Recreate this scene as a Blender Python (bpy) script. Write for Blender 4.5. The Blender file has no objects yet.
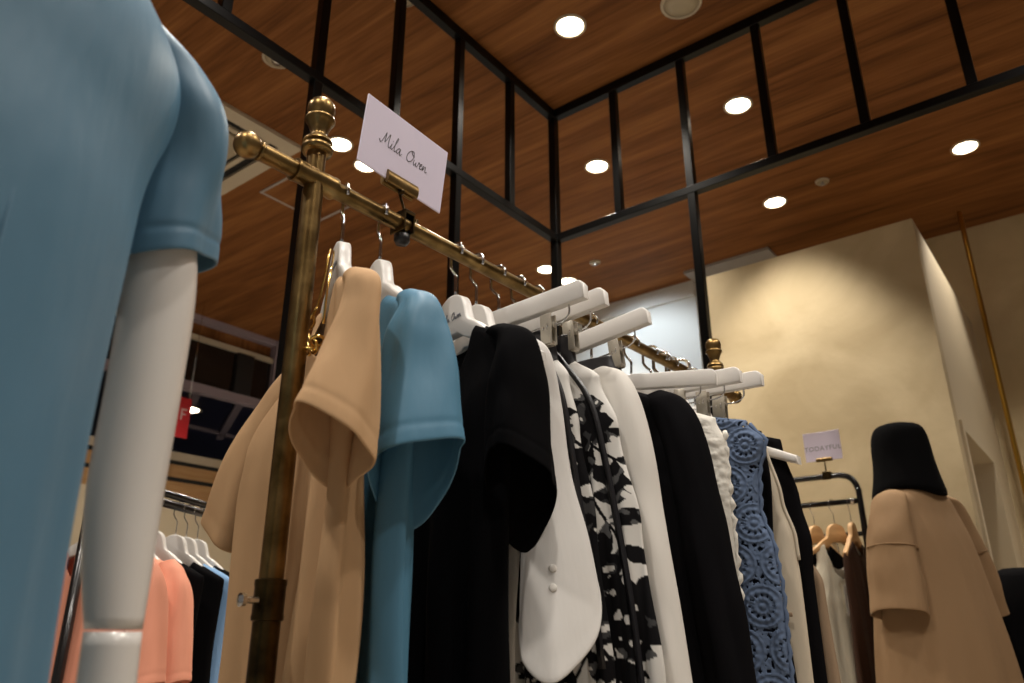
import bpy, bmesh, math, random
from mathutils import Vector, Matrix, noise
PI = math.pi
SC = bpy.context.scene
COL = SC.collection
random.seed(7)

# ------------------------------------------------------------------ camera geometry (used for laying things out in metres)
FPX, CXP, CYP = 770.0, 512.0, 341.5
PITCH = math.atan(295/770.0)
HEAD = math.radians(37.7)
CAM = Vector((0, 0, 0.95))
FH = Vector((math.cos(HEAD), math.sin(HEAD), 0)); RT = Vector((math.sin(HEAD), -math.cos(HEAD), 0)); ZU = Vector((0, 0, 1))
FW = FH*math.cos(PITCH) + ZU*math.sin(PITCH); UP = -FH*math.sin(PITCH) + ZU*math.cos(PITCH)
def ray(x, y): return RT*(x-CXP) - UP*(y-CYP) + FW*FPX
def onz(x, y, z): d = ray(x, y); return CAM + d*((z-CAM.z)/d.z)
def onx(x, y, X): d = ray(x, y); return CAM + d*((X-CAM.x)/d.x)
def ony(x, y, Y): d = ray(x, y); return CAM + d*((Y-CAM.y)/d.y)
CEIL = 3.4

# ------------------------------------------------------------------ materials
def srgb(r, g, b):
    f = lambda c: (c/255/12.92) if c/255 <= .04045 else ((c/255+.055)/1.055)**2.4
    return (f(r), f(g), f(b), 1)
def mat(name, col, rough=.6, metal=0., **kw):
    m = bpy.data.materials.new(name); m.use_nodes = True
    b = m.node_tree.nodes['Principled BSDF']
    b.inputs['Base Color'].default_value = col if len(col) == 4 else (*col, 1)
    b.inputs['Roughness'].default_value = rough; b.inputs['Metallic'].default_value = metal
    for k, val in kw.items(): b.inputs[k.replace('_', ' ')].default_value = val
    return m
def nd(m, t, **kw):
    n = m.node_tree.nodes.new(t)
    for k, val in kw.items():
        if hasattr(n, k): setattr(n, k, val)
        else: n.inputs[k].default_value = val
    return n
def lk(m, a, b): m.node_tree.links.new(a, b)
def bsdf(m): return m.node_tree.nodes['Principled BSDF']
def bump(m, scale, strength, dist=.001, detail=2, stretch=None, prev=None):
    tc = nd(m, 'ShaderNodeTexCoord'); n = nd(m, 'ShaderNodeTexNoise'); n.inputs['Scale'].default_value = scale; n.inputs['Detail'].default_value = detail
    src = tc.outputs['Object']
    if stretch:
        mp = nd(m, 'ShaderNodeMapping'); mp.inputs['Scale'].default_value = stretch; lk(m, src, mp.inputs['Vector']); src = mp.outputs['Vector']
    lk(m, src, n.inputs['Vector'])
    b = nd(m, 'ShaderNodeBump'); b.inputs['Strength'].default_value = strength; b.inputs['Distance'].default_value = dist
    lk(m, n.outputs['Fac'], b.inputs['Height'])
    if prev: lk(m, prev.outputs['Normal'], b.inputs['Normal'])
    lk(m, b.outputs['Normal'], bsdf(m).inputs['Normal'])
    return b
def vary(m, scale, c1, c2, stretch=None, lo=.3, hi=.7, detail=4, dist=0.):
    tc = nd(m, 'ShaderNodeTexCoord'); n = nd(m, 'ShaderNodeTexNoise'); n.inputs['Scale'].default_value = scale; n.inputs['Detail'].default_value = detail; n.inputs['Distortion'].default_value = dist
    src = tc.outputs['Object']
    if stretch:
        mp = nd(m, 'ShaderNodeMapping'); mp.inputs['Scale'].default_value = stretch; lk(m, src, mp.inputs['Vector']); src = mp.outputs['Vector']
    lk(m, src, n.inputs['Vector'])
    r = nd(m, 'ShaderNodeValToRGB'); r.color_ramp.elements[0].position = lo; r.color_ramp.elements[1].position = hi
    r.color_ramp.elements[0].color = c1 if len(c1) == 4 else (*c1, 1); r.color_ramp.elements[1].color = c2 if len(c2) == 4 else (*c2, 1)
    lk(m, n.outputs['Fac'], r.inputs['Fac']); lk(m, r.outputs['Color'], bsdf(m).inputs['Base Color'])
    return r
def cloth(name, col, rough=.85, sheen=.25, weave=900, ws=.25, spec=.2):
    m = mat(name, col, rough); b = bsdf(m)
    b.inputs['Sheen Weight'].default_value = sheen; b.inputs['Sheen Roughness'].default_value = .5; b.inputs['Sheen Tint'].default_value = col if len(col) == 4 else (*col, 1)
    b.inputs['Specular IOR Level'].default_value = spec
    b1 = bump(m, weave, ws, .0006, 1)
    bump(m, 20, .4, .008, 3, (1, 1, .3), b1)
    return m

M = {}
# ceiling: streaked walnut boards running along Y
def wood_ceiling():
    m = mat('walnut ceiling', (.3, .13, .05), .7, Specular_IOR_Level=.15)
    tc = nd(m, 'ShaderNodeTexCoord')
    mp = nd(m, 'ShaderNodeMapping'); mp.inputs['Scale'].default_value = (7.5, .55, 1); lk(m, tc.outputs['Object'], mp.inputs['Vector'])
    n1 = nd(m, 'ShaderNodeTexNoise'); n1.inputs['Scale'].default_value = 1.6; n1.inputs['Detail'].default_value = 5; n1.inputs['Roughness'].default_value = .55; n1.inputs['Distortion'].default_value = .5
    lk(m, mp.outputs['Vector'], n1.inputs['Vector'])
    mp2 = nd(m, 'ShaderNodeMapping'); mp2.inputs['Scale'].default_value = (55, 2.2, 1); lk(m, tc.outputs['Object'], mp2.inputs['Vector'])
    n2 = nd(m, 'ShaderNodeTexNoise'); n2.inputs['Scale'].default_value = 1.5; n2.inputs['Detail'].default_value = 4; lk(m, mp2.outputs['Vector'], n2.inputs['Vector'])
    mx = nd(m, 'ShaderNodeMath', operation='MULTIPLY_ADD'); lk(m, n2.outputs['Fac'], mx.inputs[0]); mx.inputs[1].default_value = .45; lk(m, n1.outputs['Fac'], mx.inputs[2])
    r = nd(m, 'ShaderNodeValToRGB'); e = r.color_ramp.elements
    e[0].position = .42; e[0].color = (.075, .027, .008, 1); e[1].position = 1.0; e[1].color = (.31, .134, .042, 1)
    k = r.color_ramp.elements.new(.68); k.color = (.185, .071, .020, 1)
    lk(m, mx.outputs[0], r.inputs['Fac']); lk(m, r.outputs['Color'], bsdf(m).inputs['Base Color'])
    # board joints
    br = nd(m, 'ShaderNodeBump'); br.inputs['Strength'].default_value = .12; br.inputs['Distance'].default_value = .003; lk(m, n2.outputs['Fac'], br.inputs['Height']); lk(m, br.outputs['Normal'], bsdf(m).inputs['Normal'])
    return m
M['wood'] = wood_ceiling()
def plaster():
    m = mat('sandy plaster', (.6, .46, .27), .75)
    vary(m, 2.6, (.45, .35, .20), (.61, .495, .305), None, .32, .7, 6, .8)
    bump(m, 9, .25, .01, 6)
    return m
M['plaster'] = plaster()
M['plaster_pale'] = mat('pale plaster', (.62, .52, .36), .8); bump(M['plaster_pale'], 12, .15, .006, 5)
M['grey_wall'] = mat('light grey paint', (.62, .64, .64), .8)
M['grey_panel'] = mat('grey ceiling panel', (.30, .28, .27), .8)
M['floor'] = mat('stone floor', (.5, .43, .35), .45); vary(M['floor'], 3, (.44, .38, .31), (.56, .49, .4))
M['black_steel'] = mat('black painted steel', (.0035, .0035, .0035), .3)
bsdf(M['black_steel']).inputs['Specular IOR Level'].default_value = .18
def brass():
    m = mat('antique brass', (.2, .13, .05), .26, 1.)
    vary(m, 26, (.13, .08, .026), (.34, .22, .085), None, .3, .72, 5, .4)
    tc = nd(m, 'ShaderNodeTexCoord'); n = nd(m, 'ShaderNodeTexNoise'); n.inputs['Scale'].default_value = 40; lk(m, tc.outputs['Object'], n.inputs['Vector'])
    mr = nd(m, 'ShaderNodeMapRange'); mr.inputs['To Min'].default_value = .2; mr.inputs['To Max'].default_value = .5; lk(m, n.outputs['Fac'], mr.inputs['Value']); lk(m, mr.outputs['Result'], bsdf(m).inputs['Roughness'])
    return m
M['brass'] = brass()
M['dark_brass'] = mat('dark aged brass', (.12, .075, .026), .3, 1.); vary(M['dark_brass'], 30, (.03, .02, .009), (.12, .078, .03), None, .3, .7)
M['gold'] = mat('gold plate', (.78, .52, .16), .16, 1.)
M['gold_pipe'] = mat('gold pipe', (.52, .31, .06), .3, 1.)
M['chrome'] = mat('chrome wire', (.72, .72, .72), .14, 1.)
M['hanger_white'] = mat('white lacquered wood', (.74, .71, .67), .35)
M['clip'] = mat('clear grey clip', (.52, .48, .4), .25, .4)
M['ink'] = mat('black ink', (.012, .011, .012), .5)
M['grey_ink'] = mat('grey ink', (.22, .22, .24), .5)
M['card'] = mat('lilac white card', (.80, .73, .88), .35)
M['black_plastic'] = mat('black plastic', (.01, .01, .01), .35)
M['beige'] = cloth('beige crepe', (.52, .325, .172), .8)
M['blue'] = cloth('blue satin crepe', (.075, .205, .315), .5, .35, spec=.4)
M['blue_dress'] = cloth('dusty blue crepe', (.085, .19, .285), .45, .3, 1200, .12, spec=.45)
M['black'] = cloth('black crepe', (.0035, .0033, .0038), .9, .0, spec=.04)
M['black_soft'] = cloth('soft black jersey', (.005, .0047, .0056), .9, .0, spec=.04)
M['white'] = cloth('white cotton', (.72, .70, .67), .9, .1)
M['offwhite'] = cloth('off white shirting', (.70, .67, .62), .9, .1)
M['cream'] = cloth('cream cloth', (.62, .54, .42), .9, .1)
M['salmon'] = cloth('salmon crepe', (.78, .33, .22), .8, .2)
M['lace_white'] = cloth('white boucle', (.74, .71, .64), .95, .1, 500, .4)
M['lace_blue'] = cloth('slate blue crochet', (.115, .16, .255), .95, .15, 700, .4)
M['black_lace'] = cloth('black lace', (.0045, .0042, .005), .95, .0, 350, .6, .05)
M['black_satin'] = mat('black satin ribbon', (.01, .009, .011), .35); bump(M['black_satin'], 300, .2, .001)
M['coat'] = cloth('camel coat cloth', (.235, .145, .075), .8, .1)
M['taupe'] = cloth('taupe cloth', (.30, .21, .135), .85, .1)
M['brown_cloth'] = cloth('dark brown cloth', (.04, .018, .01), .85, .1)
M['hat_black'] = cloth('black felt', (.003, .003, .0033), 1., .0, 250, .8, .05)
M['knit'] = cloth('cream knit', (.72, .66, .52), .95, .1)
M['paleblue'] = cloth('pale blue cloth', (.22, .38, .62), .85, .1)
M['gloss_white'] = mat('white mannequin lacquer', (.70, .67, .63), .28); bsdf(M['gloss_white']).inputs['Coat Weight'].default_value = .25
M['light_wood'] = mat('pale beech', (.62, .36, .15), .5); vary(M['light_wood'], 8, (.50, .27, .10), (.66, .40, .18), (1, 1, 6))
M['cream_metal'] = mat('cream painted metal', (.52, .45, .34), .5)
M['cream_dark'] = mat('cream grille', (.40, .34, .24), .6)
M['slot'] = mat('black slot', (.006, .006, .006), .8)
M['alu'] = mat('grey aluminium', (.42, .39, .38), .45, .3)
M['lilac'] = mat('lilac grey paint', (.30, .25, .29), .6)
M['dark_glass'] = mat('dark glass', (.012, .010, .009), .12)
M['navy'] = mat('navy panel', (.012, .014, .045), .35)
M['oak'] = mat('oak band', (.42, .23, .085), .5); vary(M['oak'], 5, (.36, .19, .065), (.46, .27, .11), (1, 12, 12))
M['red'] = mat('red sign', (.55, .012, .02), .5)
M['pink_white'] = mat('pale pink letter', (.75, .55, .55), .6)
M['tag'] = mat('white paper tag', (.72, .68, .6), .7)
M['blackrail'] = mat('black rail', (.01, .009, .009), .22)
def emit(name, col, s):
    m = mat(name, (.8, .8, .8)); b = bsdf(m); b.inputs['Emission Color'].default_value = (*col, 1); b.inputs['Emission Strength'].default_value = s
    return m
M['lamp'] = emit('warm lamp lens', (1, .86, .66), 14)

# ------------------------------------------------------------------ object helpers
def obj(name, bm, m, parent=None, smooth=True, ang=None, recalc=True):
    if recalc: bmesh.ops.recalc_face_normals(bm, faces=bm.faces)
    me = bpy.data.meshes.new(name); bm.to_mesh(me); bm.free()
    me.materials.append(m if not isinstance(m, str) else M[m])
    o = bpy.data.objects.new(name, me); COL.objects.link(o)
    if smooth:
        for p in me.polygons: p.use_smooth = True
        if ang:
            with bpy.context.temp_override(object=o, active_object=o, selected_objects=[o], selected_editable_objects=[o]):
                bpy.ops.object.shade_smooth_by_angle(angle=math.radians(ang))
    if parent: o.parent = parent
    return o
def tag(o, label, cat, group=None):
    o['label'] = label; o['category'] = cat
    if group: o['group'] = group
    return o
def thing(name, label, cat, loc=(0, 0, 0), rotz=0, group=None):
    o = bpy.data.objects.new(name, None); COL.objects.link(o); o.empty_display_size = .05
    o.location = loc; o.rotation_euler = (0, 0, rotz)
    return tag(o, label, cat, group)
def struct(name, bm, m, parent=None, smooth=False):
    o = obj(name, bm, m, parent, smooth)
    if not parent: o['kind'] = 'structure'
    return o
def dup(root, loc, rotz, label, group=None, name=None):
    r = root.copy(); COL.objects.link(r); r.location = loc; r.rotation_euler = (0, 0, rotz); r['label'] = label
    if group: r['group'] = group
    for ch in list(root.children):
        c = ch.copy(); COL.objects.link(c); c.parent = r
        for g in list(ch.children):
            d = g.copy(); COL.objects.link(d); d.parent = c
    return r
def mod(o, t, **kw):
    md = o.modifiers.new(t, t)
    for k, val in kw.items(): setattr(md, k, val)
    return md
def bm_(): return bmesh.new()
def box(bm, a, b, bev=0., seg=2, mtx=None):
    r = bmesh.ops.create_cube(bm, size=1.)
    vs = r['verts']; c = (Vector(a)+Vector(b))/2; s = Vector(b)-Vector(a)
    for v_ in vs: v_.co = Vector((v_.co.x*s.x, v_.co.y*s.y, v_.co.z*s.z)) + c
    if bev:
        es = list({e for v_ in vs for e in v_.link_edges})
        r2 = bmesh.ops.bevel(bm, geom=es, offset=bev, segments=seg, affect='EDGES', profile=.5)
        vs = list({v_ for f in r2['faces'] for v_ in f.verts} | {v_ for v_ in vs if v_.is_valid})
    if mtx:
        bmesh.ops.transform(bm, matrix=mtx, verts=[v_ for v_ in vs if v_.is_valid])
    return bm
def spline(pts, n=6, closed=False):
    P = [Vector(p) for p in pts]; L = len(P); out = []
    rng = L if closed else L-1
    for i in range(rng):
        p0 = P[(i-1) % L] if closed or i > 0 else P[0]*2-P[1]
        p1 = P[i]; p2 = P[(i+1) % L]
        p3 = P[(i+2) % L] if closed or i+2 < L else P[-1]*2-P[-2]
        for k in range(n):
            t = k/n
            out.append(.5*((2*p1) + (-p0+p2)*t + (2*p0-5*p1+4*p2-p3)*t*t + (-p0+3*p1-3*p2+p3)*t**3))
    if not closed: out.append(P[-1].copy())
    return out
def loft(bm, rings, cap=True, closed=False):
    prev = None; first = None; allr = []
    for r in rings:
        cur = [bm.verts.new(p) for p in r]; allr.append(cur)
    n = len(allr[0]); pairs = list(zip(allr, allr[1:]))
    if closed: pairs.append((allr[-1], allr[0]))
    for a, b in pairs:
        for i in range(n):
            try: bm.faces.new((a[i], a[(i+1) % n], b[(i+1) % n], b[i]))
            except ValueError: pass
    if cap and not closed:
        bm.faces.new(allr[0][::-1]); bm.faces.new(allr[-1])
    return allr
def tube(bm, pts, r, n=10, closed=False, cap=True, flat=None):
    P = [Vector(p) for p in pts]; L = len(P); rings = []
    up = None
    for i, p in enumerate(P):
        if closed: t = P[(i+1) % L]-P[(i-1) % L]
        else: t = P[min(i+1, L-1)]-P[max(i-1, 0)]
        t.normalize()
        if up is None:
            up = Vector((0, 0, 1)) if abs(t.z) < .9 else Vector((1, 0, 0))
        a = up - t*up.dot(t); a.normalize(); up = a; b = t.cross(a)
        rr = r[i] if isinstance(r, (list, tuple)) else r
        rings.append([p + a*math.cos(2*PI*k/n)*rr + b*math.sin(2*PI*k/n)*rr for k in range(n)])
    loft(bm, rings, cap, closed)
    return bm
def lathe(bm, prof, n=32, origin=(0, 0, 0), axis=(0, 0, 1)):
    ax = Vector(axis).normalized(); h = Vector((1, 0, 0)) if abs(ax.x) < .9 else Vector((0, 1, 0))
    a = (h-ax*h.dot(ax)).normalized(); b = ax.cross(a); o = Vector(origin)
    rings = [[o + ax*z + a*math.cos(2*PI*k/n)*max(r, 1e-5) + b*math.sin(2*PI*k/n)*max(r, 1e-5) for k in range(n)] for r, z in prof]
    loft(bm, rings, True)
    bmesh.ops.remove_doubles(bm, verts=bm.verts, dist=1e-5)
    return bm
def prism(bm, outline, y0, y1, bev=0.):        # outline in (x, z), extruded along y
    a = [bm.verts.new((x, y0, z)) for x, z in outline]; b = [bm.verts.new((x, y1, z)) for x, z in outline]
    n = len(a)
    fs = [bm.faces.new(a), bm.faces.new(b[::-1])]
    for i in range(n): fs.append(bm.faces.new((a[i], b[i], b[(i+1) % n], a[(i+1) % n])))
    if bev:
        bmesh.ops.recalc_face_normals(bm, faces=fs)
        es = list({e for f in fs[:2] for e in f.edges})
        bmesh.ops.bevel(bm, geom=es, offset=bev, segments=2, affect='EDGES', profile=.5)
    return bm
def rect_frame(bm, x0, y0, x1, y1, w, z0, z1):
    box(bm, (x0, y0, z0), (x1, y0+w, z1)); box(bm, (x0, y1-w, z0), (x1, y1, z1))
    box(bm, (x0, y0+w, z0), (x0+w, y1-w, z1)); box(bm, (x1-w, y0+w, z0), (x1, y1-w, z1))
def lerp(a, b, t): return a+(b-a)*t
def ctl(rows, z, k):                            # smooth piecewise look-up down a garment; rows ordered from top to bottom
    if z >= rows[0][0]: return rows[0][k]
    for a, b in zip(rows, rows[1:]):
        if z >= b[0]:
            t = (a[0]-z)/(a[0]-b[0]); t = t*t*(3-2*t)
            return lerp(a[k], b[k], t)
    return rows[-1][k]
def sstep(a, b, x): t = min(1, max(0, (x-a)/(b-a))); return t*t*(3-2*t)

# ------------------------------------------------------------------ the room
b = bm_(); box(b, (-3.5, -4.5, -.1), (5.5, 11, 0)); struct('floor', b, 'floor')
b = bm_(); box(b, (-3.5, -4.5, CEIL), (5.36, 5.57, CEIL+.1)); struct('ceiling', b, 'wood')
BW = 5.24
b = bm_(); box(b, (BW, -4.5, 0), (BW+.12, 2.09, CEIL)); struct('wall_back', b, 'plaster')
b = bm_(); box(b, (4.9, 2.085, 0), (5.02, 5.5, 3.3)); box(b, (4.87, 2.085, 3.28), (5.02, 5.5, CEIL)); struct('wall_grey', b, 'grey_wall')
b = bm_(); box(b, (4.70, 1.457, CEIL-.02), (4.88, 2.075, CEIL)); struct('trim_1', b, 'grey_panel')
# fitting-room block
BX, BY, BT = 3.60, .446, 2.756
b = bm_(); box(b, (BX, BY, 0), (BX+.1, 1.50, BT)); struct('wall_front', b, 'plaster')
b = bm_()
DX0, DX1, DH = 3.735, 4.62, 1.80
for a_, c_ in (((BX+.1, BY, DH), (BW, BY+.1, BT)), ((BX+.1, BY, 0), (DX0, BY+.1, DH)), ((DX1, BY, 0), (BW, BY+.1, DH))): box(b, a_, c_)
struct('wall_right', b, 'plaster_pale')
b = bm_(); box(b, (BX+.1, 1.40, 0), (BW, 1.50, BT)); struct('wall_left', b, 'plaster_pale')
b = bm_(); box(b, (DX0+.02, BY+.13, .0), (DX1-.02, BY+.17, DH-.01)); d = struct('door_1', b, 'cream_metal')
b = bm_()
box(b, (DX0-.02, BY-.012, 0), (DX0+.025, BY+.13, DH+.02)); box(b, (DX1-.025, BY-.012, 0), (DX1+.02, BY+.13, DH+.02)); box(b, (DX0+.025, BY-.012, DH-.02), (DX1-.025, BY+.13, DH+.02))
d2 = struct('door_frame', b, 'plaster_pale', d)
# shop front along Y = 5.57 and what shows beyond it
SF = 5.57
b = bm_(); box(b, (-2, SF-.02, 3.35), (3.83, SF+.06, 3.42)); struct('trim_2', b, 'lilac')
b = bm_(); box(b, (-2, SF+.06, 3.40), (3.83, SF+.5, 3.44)); box(b, (-2, SF+.055, 3.20), (3.82, SF+.10, 3.40)); struct('trim_3', b, 'wood')
b = bm_(); box(b, (-2, SF, 3.19), (3.77, SF+.05, 3.235)); struct('trim_4', b, 'cream_metal')
b = bm_(); box(b, (-2, SF+.02, 2.835), (3.77, SF+.04, 3.19)); w = struct('window_1', b, 'dark_glass')
b = bm_()
for x in (2.2, 3.42): box(b, (x, SF-.01, 2.835), (x+.16, SF+.018, 3.19))
struct('window_frame', b, mat('dark mullion', (.006, .005, .005), .5), w)
b = bm_(); box(b, (3.77, SF-.03, 0), (3.83, SF+.08, 3.40)); struct('trim_5', b, 'lilac')
b = bm_(); box(b, (-2, SF-.02, 2.764), (3.77, SF+.05, 2.835)); struct('trim_6', b, 'lilac')
b = bm_(); box(b, (-2, SF-.02, 2.20), (3.77, SF+.05, 2.262)); struct('trim_7', b, 'cream_metal')
b = bm_(); box(b, (-2, SF, 2.17), (3.77, SF+.05, 2.20)); box(b, (-2, SF-.001, 2.045), (3.77, SF+.05, 2.075)); struct('trim_8', b, 'slot')
b = bm_(); box(b, (-2, SF+.001, 2.075), (3.77, SF+.049, 2.17)); box(b, (-2, SF+.001, 1.93), (3.77, SF+.049, 2.045)); struct('trim_9', b, 'oak')
b = bm_(); box(b, (-2, SF+.0, 0), (3.77, SF+.05, 1.93)); struct('wall_shopfront', b, 'plaster_pale')
MZ = 3.0
b = bm_(); box(b, (-2, SF+.05, MZ), (9, 10.5, MZ+.05)); struct('ceiling_mall', b, 'navy')
b = bm_(); box(b, (-2, 9.0, 0), (9, 9.1, MZ)); struct('wall_mall', b, 'navy')
b = bm_()
def bar_on_z(p, q, w=.035):
    A = onz(*p, MZ); B = onz(*q, MZ); dv = (B-A).normalized(); A -= dv*.3; B += dv*.3; s = Vector((-dv.y, dv.x, 0))*w
    vs = [b.verts.new(A+s), b.verts.new(B+s), b.verts.new(B-s), b.verts.new(A-s)]
    ws = [b.verts.new(v_.co-Vector((0, 0, .02))) for v_ in vs]
    for i in range(4): b.faces.new((vs[i], vs[(i+1) % 4], ws[(i+1) % 4], ws[i]))
    b.faces.new(vs); b.faces.new(ws[::-1])
bar_on_z((197, 393), (183, 421)); bar_on_z((240, 403), (223, 432)); bar_on_z((150, 416), (250, 440))
struct('trim_10', b, 'lilac')

# ------------------------------------------------------------------ black steel frame
FX, FY = 2.65, 1.79
RZ0, RZ1 = 2.665, 2.70
fr = thing('steel_frame', 'black steel frame of posts and rails hung below the wooden ceiling', 'frame', (FX, FY, 0))
HW = .019
def frail(name, a, c): bb = bm_(); box(bb, Vector(a)-fr.location, Vector(c)-fr.location, .002, 1); return obj(name, bb, 'black_steel', fr, False)
frail('rail', (-1.6, FY-HW, CEIL-.05), (FX+HW, FY+HW, CEIL)); frail('rail', (-1.6, FY-HW, RZ0), (FX+HW, FY+HW, RZ1))
frail('rail', (FX-HW, -2.2, CEIL-.05), (FX+HW, FY-HW, CEIL)); frail('rail', (FX-HW, -2.2, RZ0), (FX+HW, FY-HW, RZ1))
frail('post', (FX-HW, FY-HW, 0), (FX+HW, FY+HW, CEIL-.05))
for i in range(1, 10):
    x = FX-.35*i
    z0 = 0 if i in (2, 4, 7) else RZ1
    frail('post' if z0 == 0 else 'upright', (x-.017, FY-.017, z0), (x+.017, FY+.017, CEIL-.05))
for i in range(1, 10):
    y = FY-.345*i
    z0 = 0 if i in (2, 8) else RZ1
    frail('post' if z0 == 0 else 'upright', (FX-.017, y-.017, z0), (FX+.017, y+.017, CEIL-.05))

# gold pipe by the back wall
p = onz(959, 212, CEIL)
b = bm_(); tube(b, [(0, 0, 0), (0, 0, CEIL-.004)], .014, 16)
pipe = obj('brass_pipe', b, 'gold_pipe', None, True, 40); pipe.location = (p.x, p.y, 0.002); tag(pipe, 'thin gold pipe running from ceiling to floor by the plaster wall', 'pipe')

# ------------------------------------------------------------------ ceiling fittings
def spot(name, loc, w, size=1.9, blend=.6, col=(1, .92, .80), rad=.05):
    l = bpy.data.lights.new(name, 'SPOT'); l.energy = w; l.spot_size = size; l.spot_blend = blend; l.color = col; l.shadow_soft_size = rad
    o = bpy.data.objects.new(name, l); COL.objects.link(o); o.location = loc
    return o
LW = 78
dl = None
def downlight(loc, label, w=None, size=1.9, r=.058, col=(1, .92, .80), blend=.6):
    global dl
    if dl is None:
        dl = thing('downlight', label, 'ceiling light', loc, 0, 'ceiling downlights')
        bb = bm_(); lathe(bb, [(.070, .0), (.070, -.004), (.060, -.008), (.057, -.004), (.057, .0)], 32); obj('trim_ring', bb, 'cream_metal', dl)
        bb = bm_(); lathe(bb, [(.0, -.012), (.03, -.011), (.05, -.0075), (.056, -.003), (.056, -.001), (0, -.001)], 32); obj('lens', bb, 'lamp', dl)
        t = dl
    else: t = dup(dl, loc, 0, label)
    if w is None: w = LW
    s_ = spot('downlight_beam', Vector(loc)-Vector((0, 0, .03)), w, size, blend, col)
    return t
DLS = [((570, 26), 'large bright downlight nearest the camera, inside the black frame'),
       ((597, 166), 'downlight seen between the frame bars just right of the corner post'),
       ((738, 105), 'downlight seen through the third frame bay right of the corner post'),
       ((775, 202), 'downlight below the frame rail, above the plaster fitting-room block'),
       ((965, 147), 'downlight at far right of the ceiling, above the gold pipe'),
       ((340, 144), 'downlight just right of the brass finial of the rack'),
       ((366, 165), 'downlight partly hidden behind the lilac name card'),
       ((546, 269), 'downlight partly hidden by the corner post of the black frame'),
       ((568, 281), 'downlight just above the wooden trouser hangers')]
for (px, py), lab in DLS:
    q = onz(px, py, CEIL)
    w = LW
    if px == 775: w = 40
    if px == 738: w = 150
    if px == 965: w = 75
    downlight((q.x, q.y, CEIL), lab, w, {738: 1.26, 965: 1.5}.get(px, 1.9), blend={738: .55, 965: .5}.get(px, .6))
q = onz(187, 407, MZ)
downlight((q.x, q.y, MZ-.021), 'small lamp glowing in the navy ceiling beside the red sign', 6).scale = (2., 2., 1)
# the rest of the shop's lamp grid, behind and beside the camera, plus one added cool spot
for i, (x, y) in enumerate([(1.15, -.35), (.25, .15), (-.7, .5), (.2, -1.3), (2.2, -.5), (.9, 1.05), (-.4, 2.0), (.9, 3.6), (2.6, 4.2), (4.15, 2.5), (4.15, -1.2)]):
    s_ = spot('ceiling_spot_beam', (x, y, CEIL-.03), LW*(1.0 if i not in (9,) else .62), 1.9, .6, (1, .93, .84) if i != 9 else (.86, .95, 1))
    if i == 9: s_.rotation_euler = (0, math.radians(-38), 0)  # unseen cool spot, added and aimed to brighten the grey wall

def disc_fitting(name, px, py, r, label, cat, m1='cream_metal', m2='cream_dark'):
    q = onz(px, py, CEIL); t = thing(name, label, cat, (q.x, q.y, CEIL))
    bb = bm_(); lathe(bb, [(r, 0), (r, -.006), (r*.86, -.012), (r*.84, -.006), (r*.84, 0)], 32); obj('rim', bb, m1, t)
    bb = bm_(); lathe(bb, [(0, -.008), (r*.4, -.008), (r*.83, -.0065), (r*.83, -.001), (0, -.001)], 32); obj('grille', bb, m2, t)
    return t
disc_fitting('ceiling_speaker', 681, 3, .085, 'round cream ceiling speaker at top edge, right of the bright downlight', 'speaker')
t = disc_fitting('smoke_detector', 277, 58, .065, 'round cream detector disc above the black rail, left of the finial', 'detector')
bb = bm_(); lathe(bb, [(0, -.03), (.02, -.028), (.024, -.015), (.024, -.004), (0, -.004)], 20); obj('sensor', bb, 'chrome', t)
for px, py, lab in ((822, 181, 'small round sprinkler head right of the downlight above the block'), (595, 262, 'small round sprinkler head above the trouser hangers')):
    t = disc_fitting('sprinkler_head', px, py, .038, lab, 'sprinkler')
    bb = bm_(); lathe(bb, [(0, -.026), (.016, -.024), (.006, -.02), (.006, -.006), (0, -.006)], 16); obj('nozzle', bb, 'alu', t)
disc_fitting('ceiling_sensor', 405, -2, .045, 'small pale round sensor at the top edge, on the black corner rail', 'detector')
# cassette air conditioner
t = thing('ceiling_air_conditioner', 'square cream air conditioner cassette flush in the ceiling behind the blue sleeve', 'air conditioner', (1.58, 3.50, CEIL))
A = .485
bb = bm_(); rect_frame(bb, -A, -A, A, A, .085, -.022, 0); obj('frame', bb, 'cream_metal', t, False)
bb = bm_(); rect_frame(bb, -A+.085, -A+.085, A-.085, A-.085, .05, -.006, 0); obj('air_slot', bb, 'slot', t, False)
bb = bm_(); rect_frame(bb, -A+.135, -A+.135, A-.135, A-.135, .03, -.02, 0); obj('inner_frame', bb, 'cream_metal', t, False)
bb = bm_(); rect_frame(bb, -A+.165, -A+.165, A-.165, A-.165, .022, -.006, 0); obj('inner_slot', bb, 'slot', t, False)
bb = bm_(); box(bb, (-A+.187, -A+.187, -.02), (A-.187, A-.187, 0), .004); obj('intake_panel', bb, 'cream_dark', t, False)
for sx, sy in ((1, 0), (-1, 0), (0, 1), (0, -1)):
    for k in (-1, 1):
        bb = bm_(); cx, cy = (sx*(A-.11), k*(A-.16)) if sx else (k*(A-.16), sy*(A-.11)); box(bb, (cx-.025, cy-.025, -.018), (cx+.025, cy+.025, -.004), .004); obj('louvre_end', bb, 'cream_dark', t, False)
# access hatch
t = thing('access_hatch', 'square ceiling hatch outlined in thin grey aluminium behind the brass post', 'hatch', (2.415, 3.36, CEIL))
bb = bm_(); rect_frame(bb, -.22, -.22, .22, .22, .016, -.004, 0); obj('frame', bb, 'alu', t, False)
bb = bm_(); box(bb, (-.204, -.204, -.003), (.204, .204, -.0005)); obj('panel', bb, 'wood', t, False)
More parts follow.
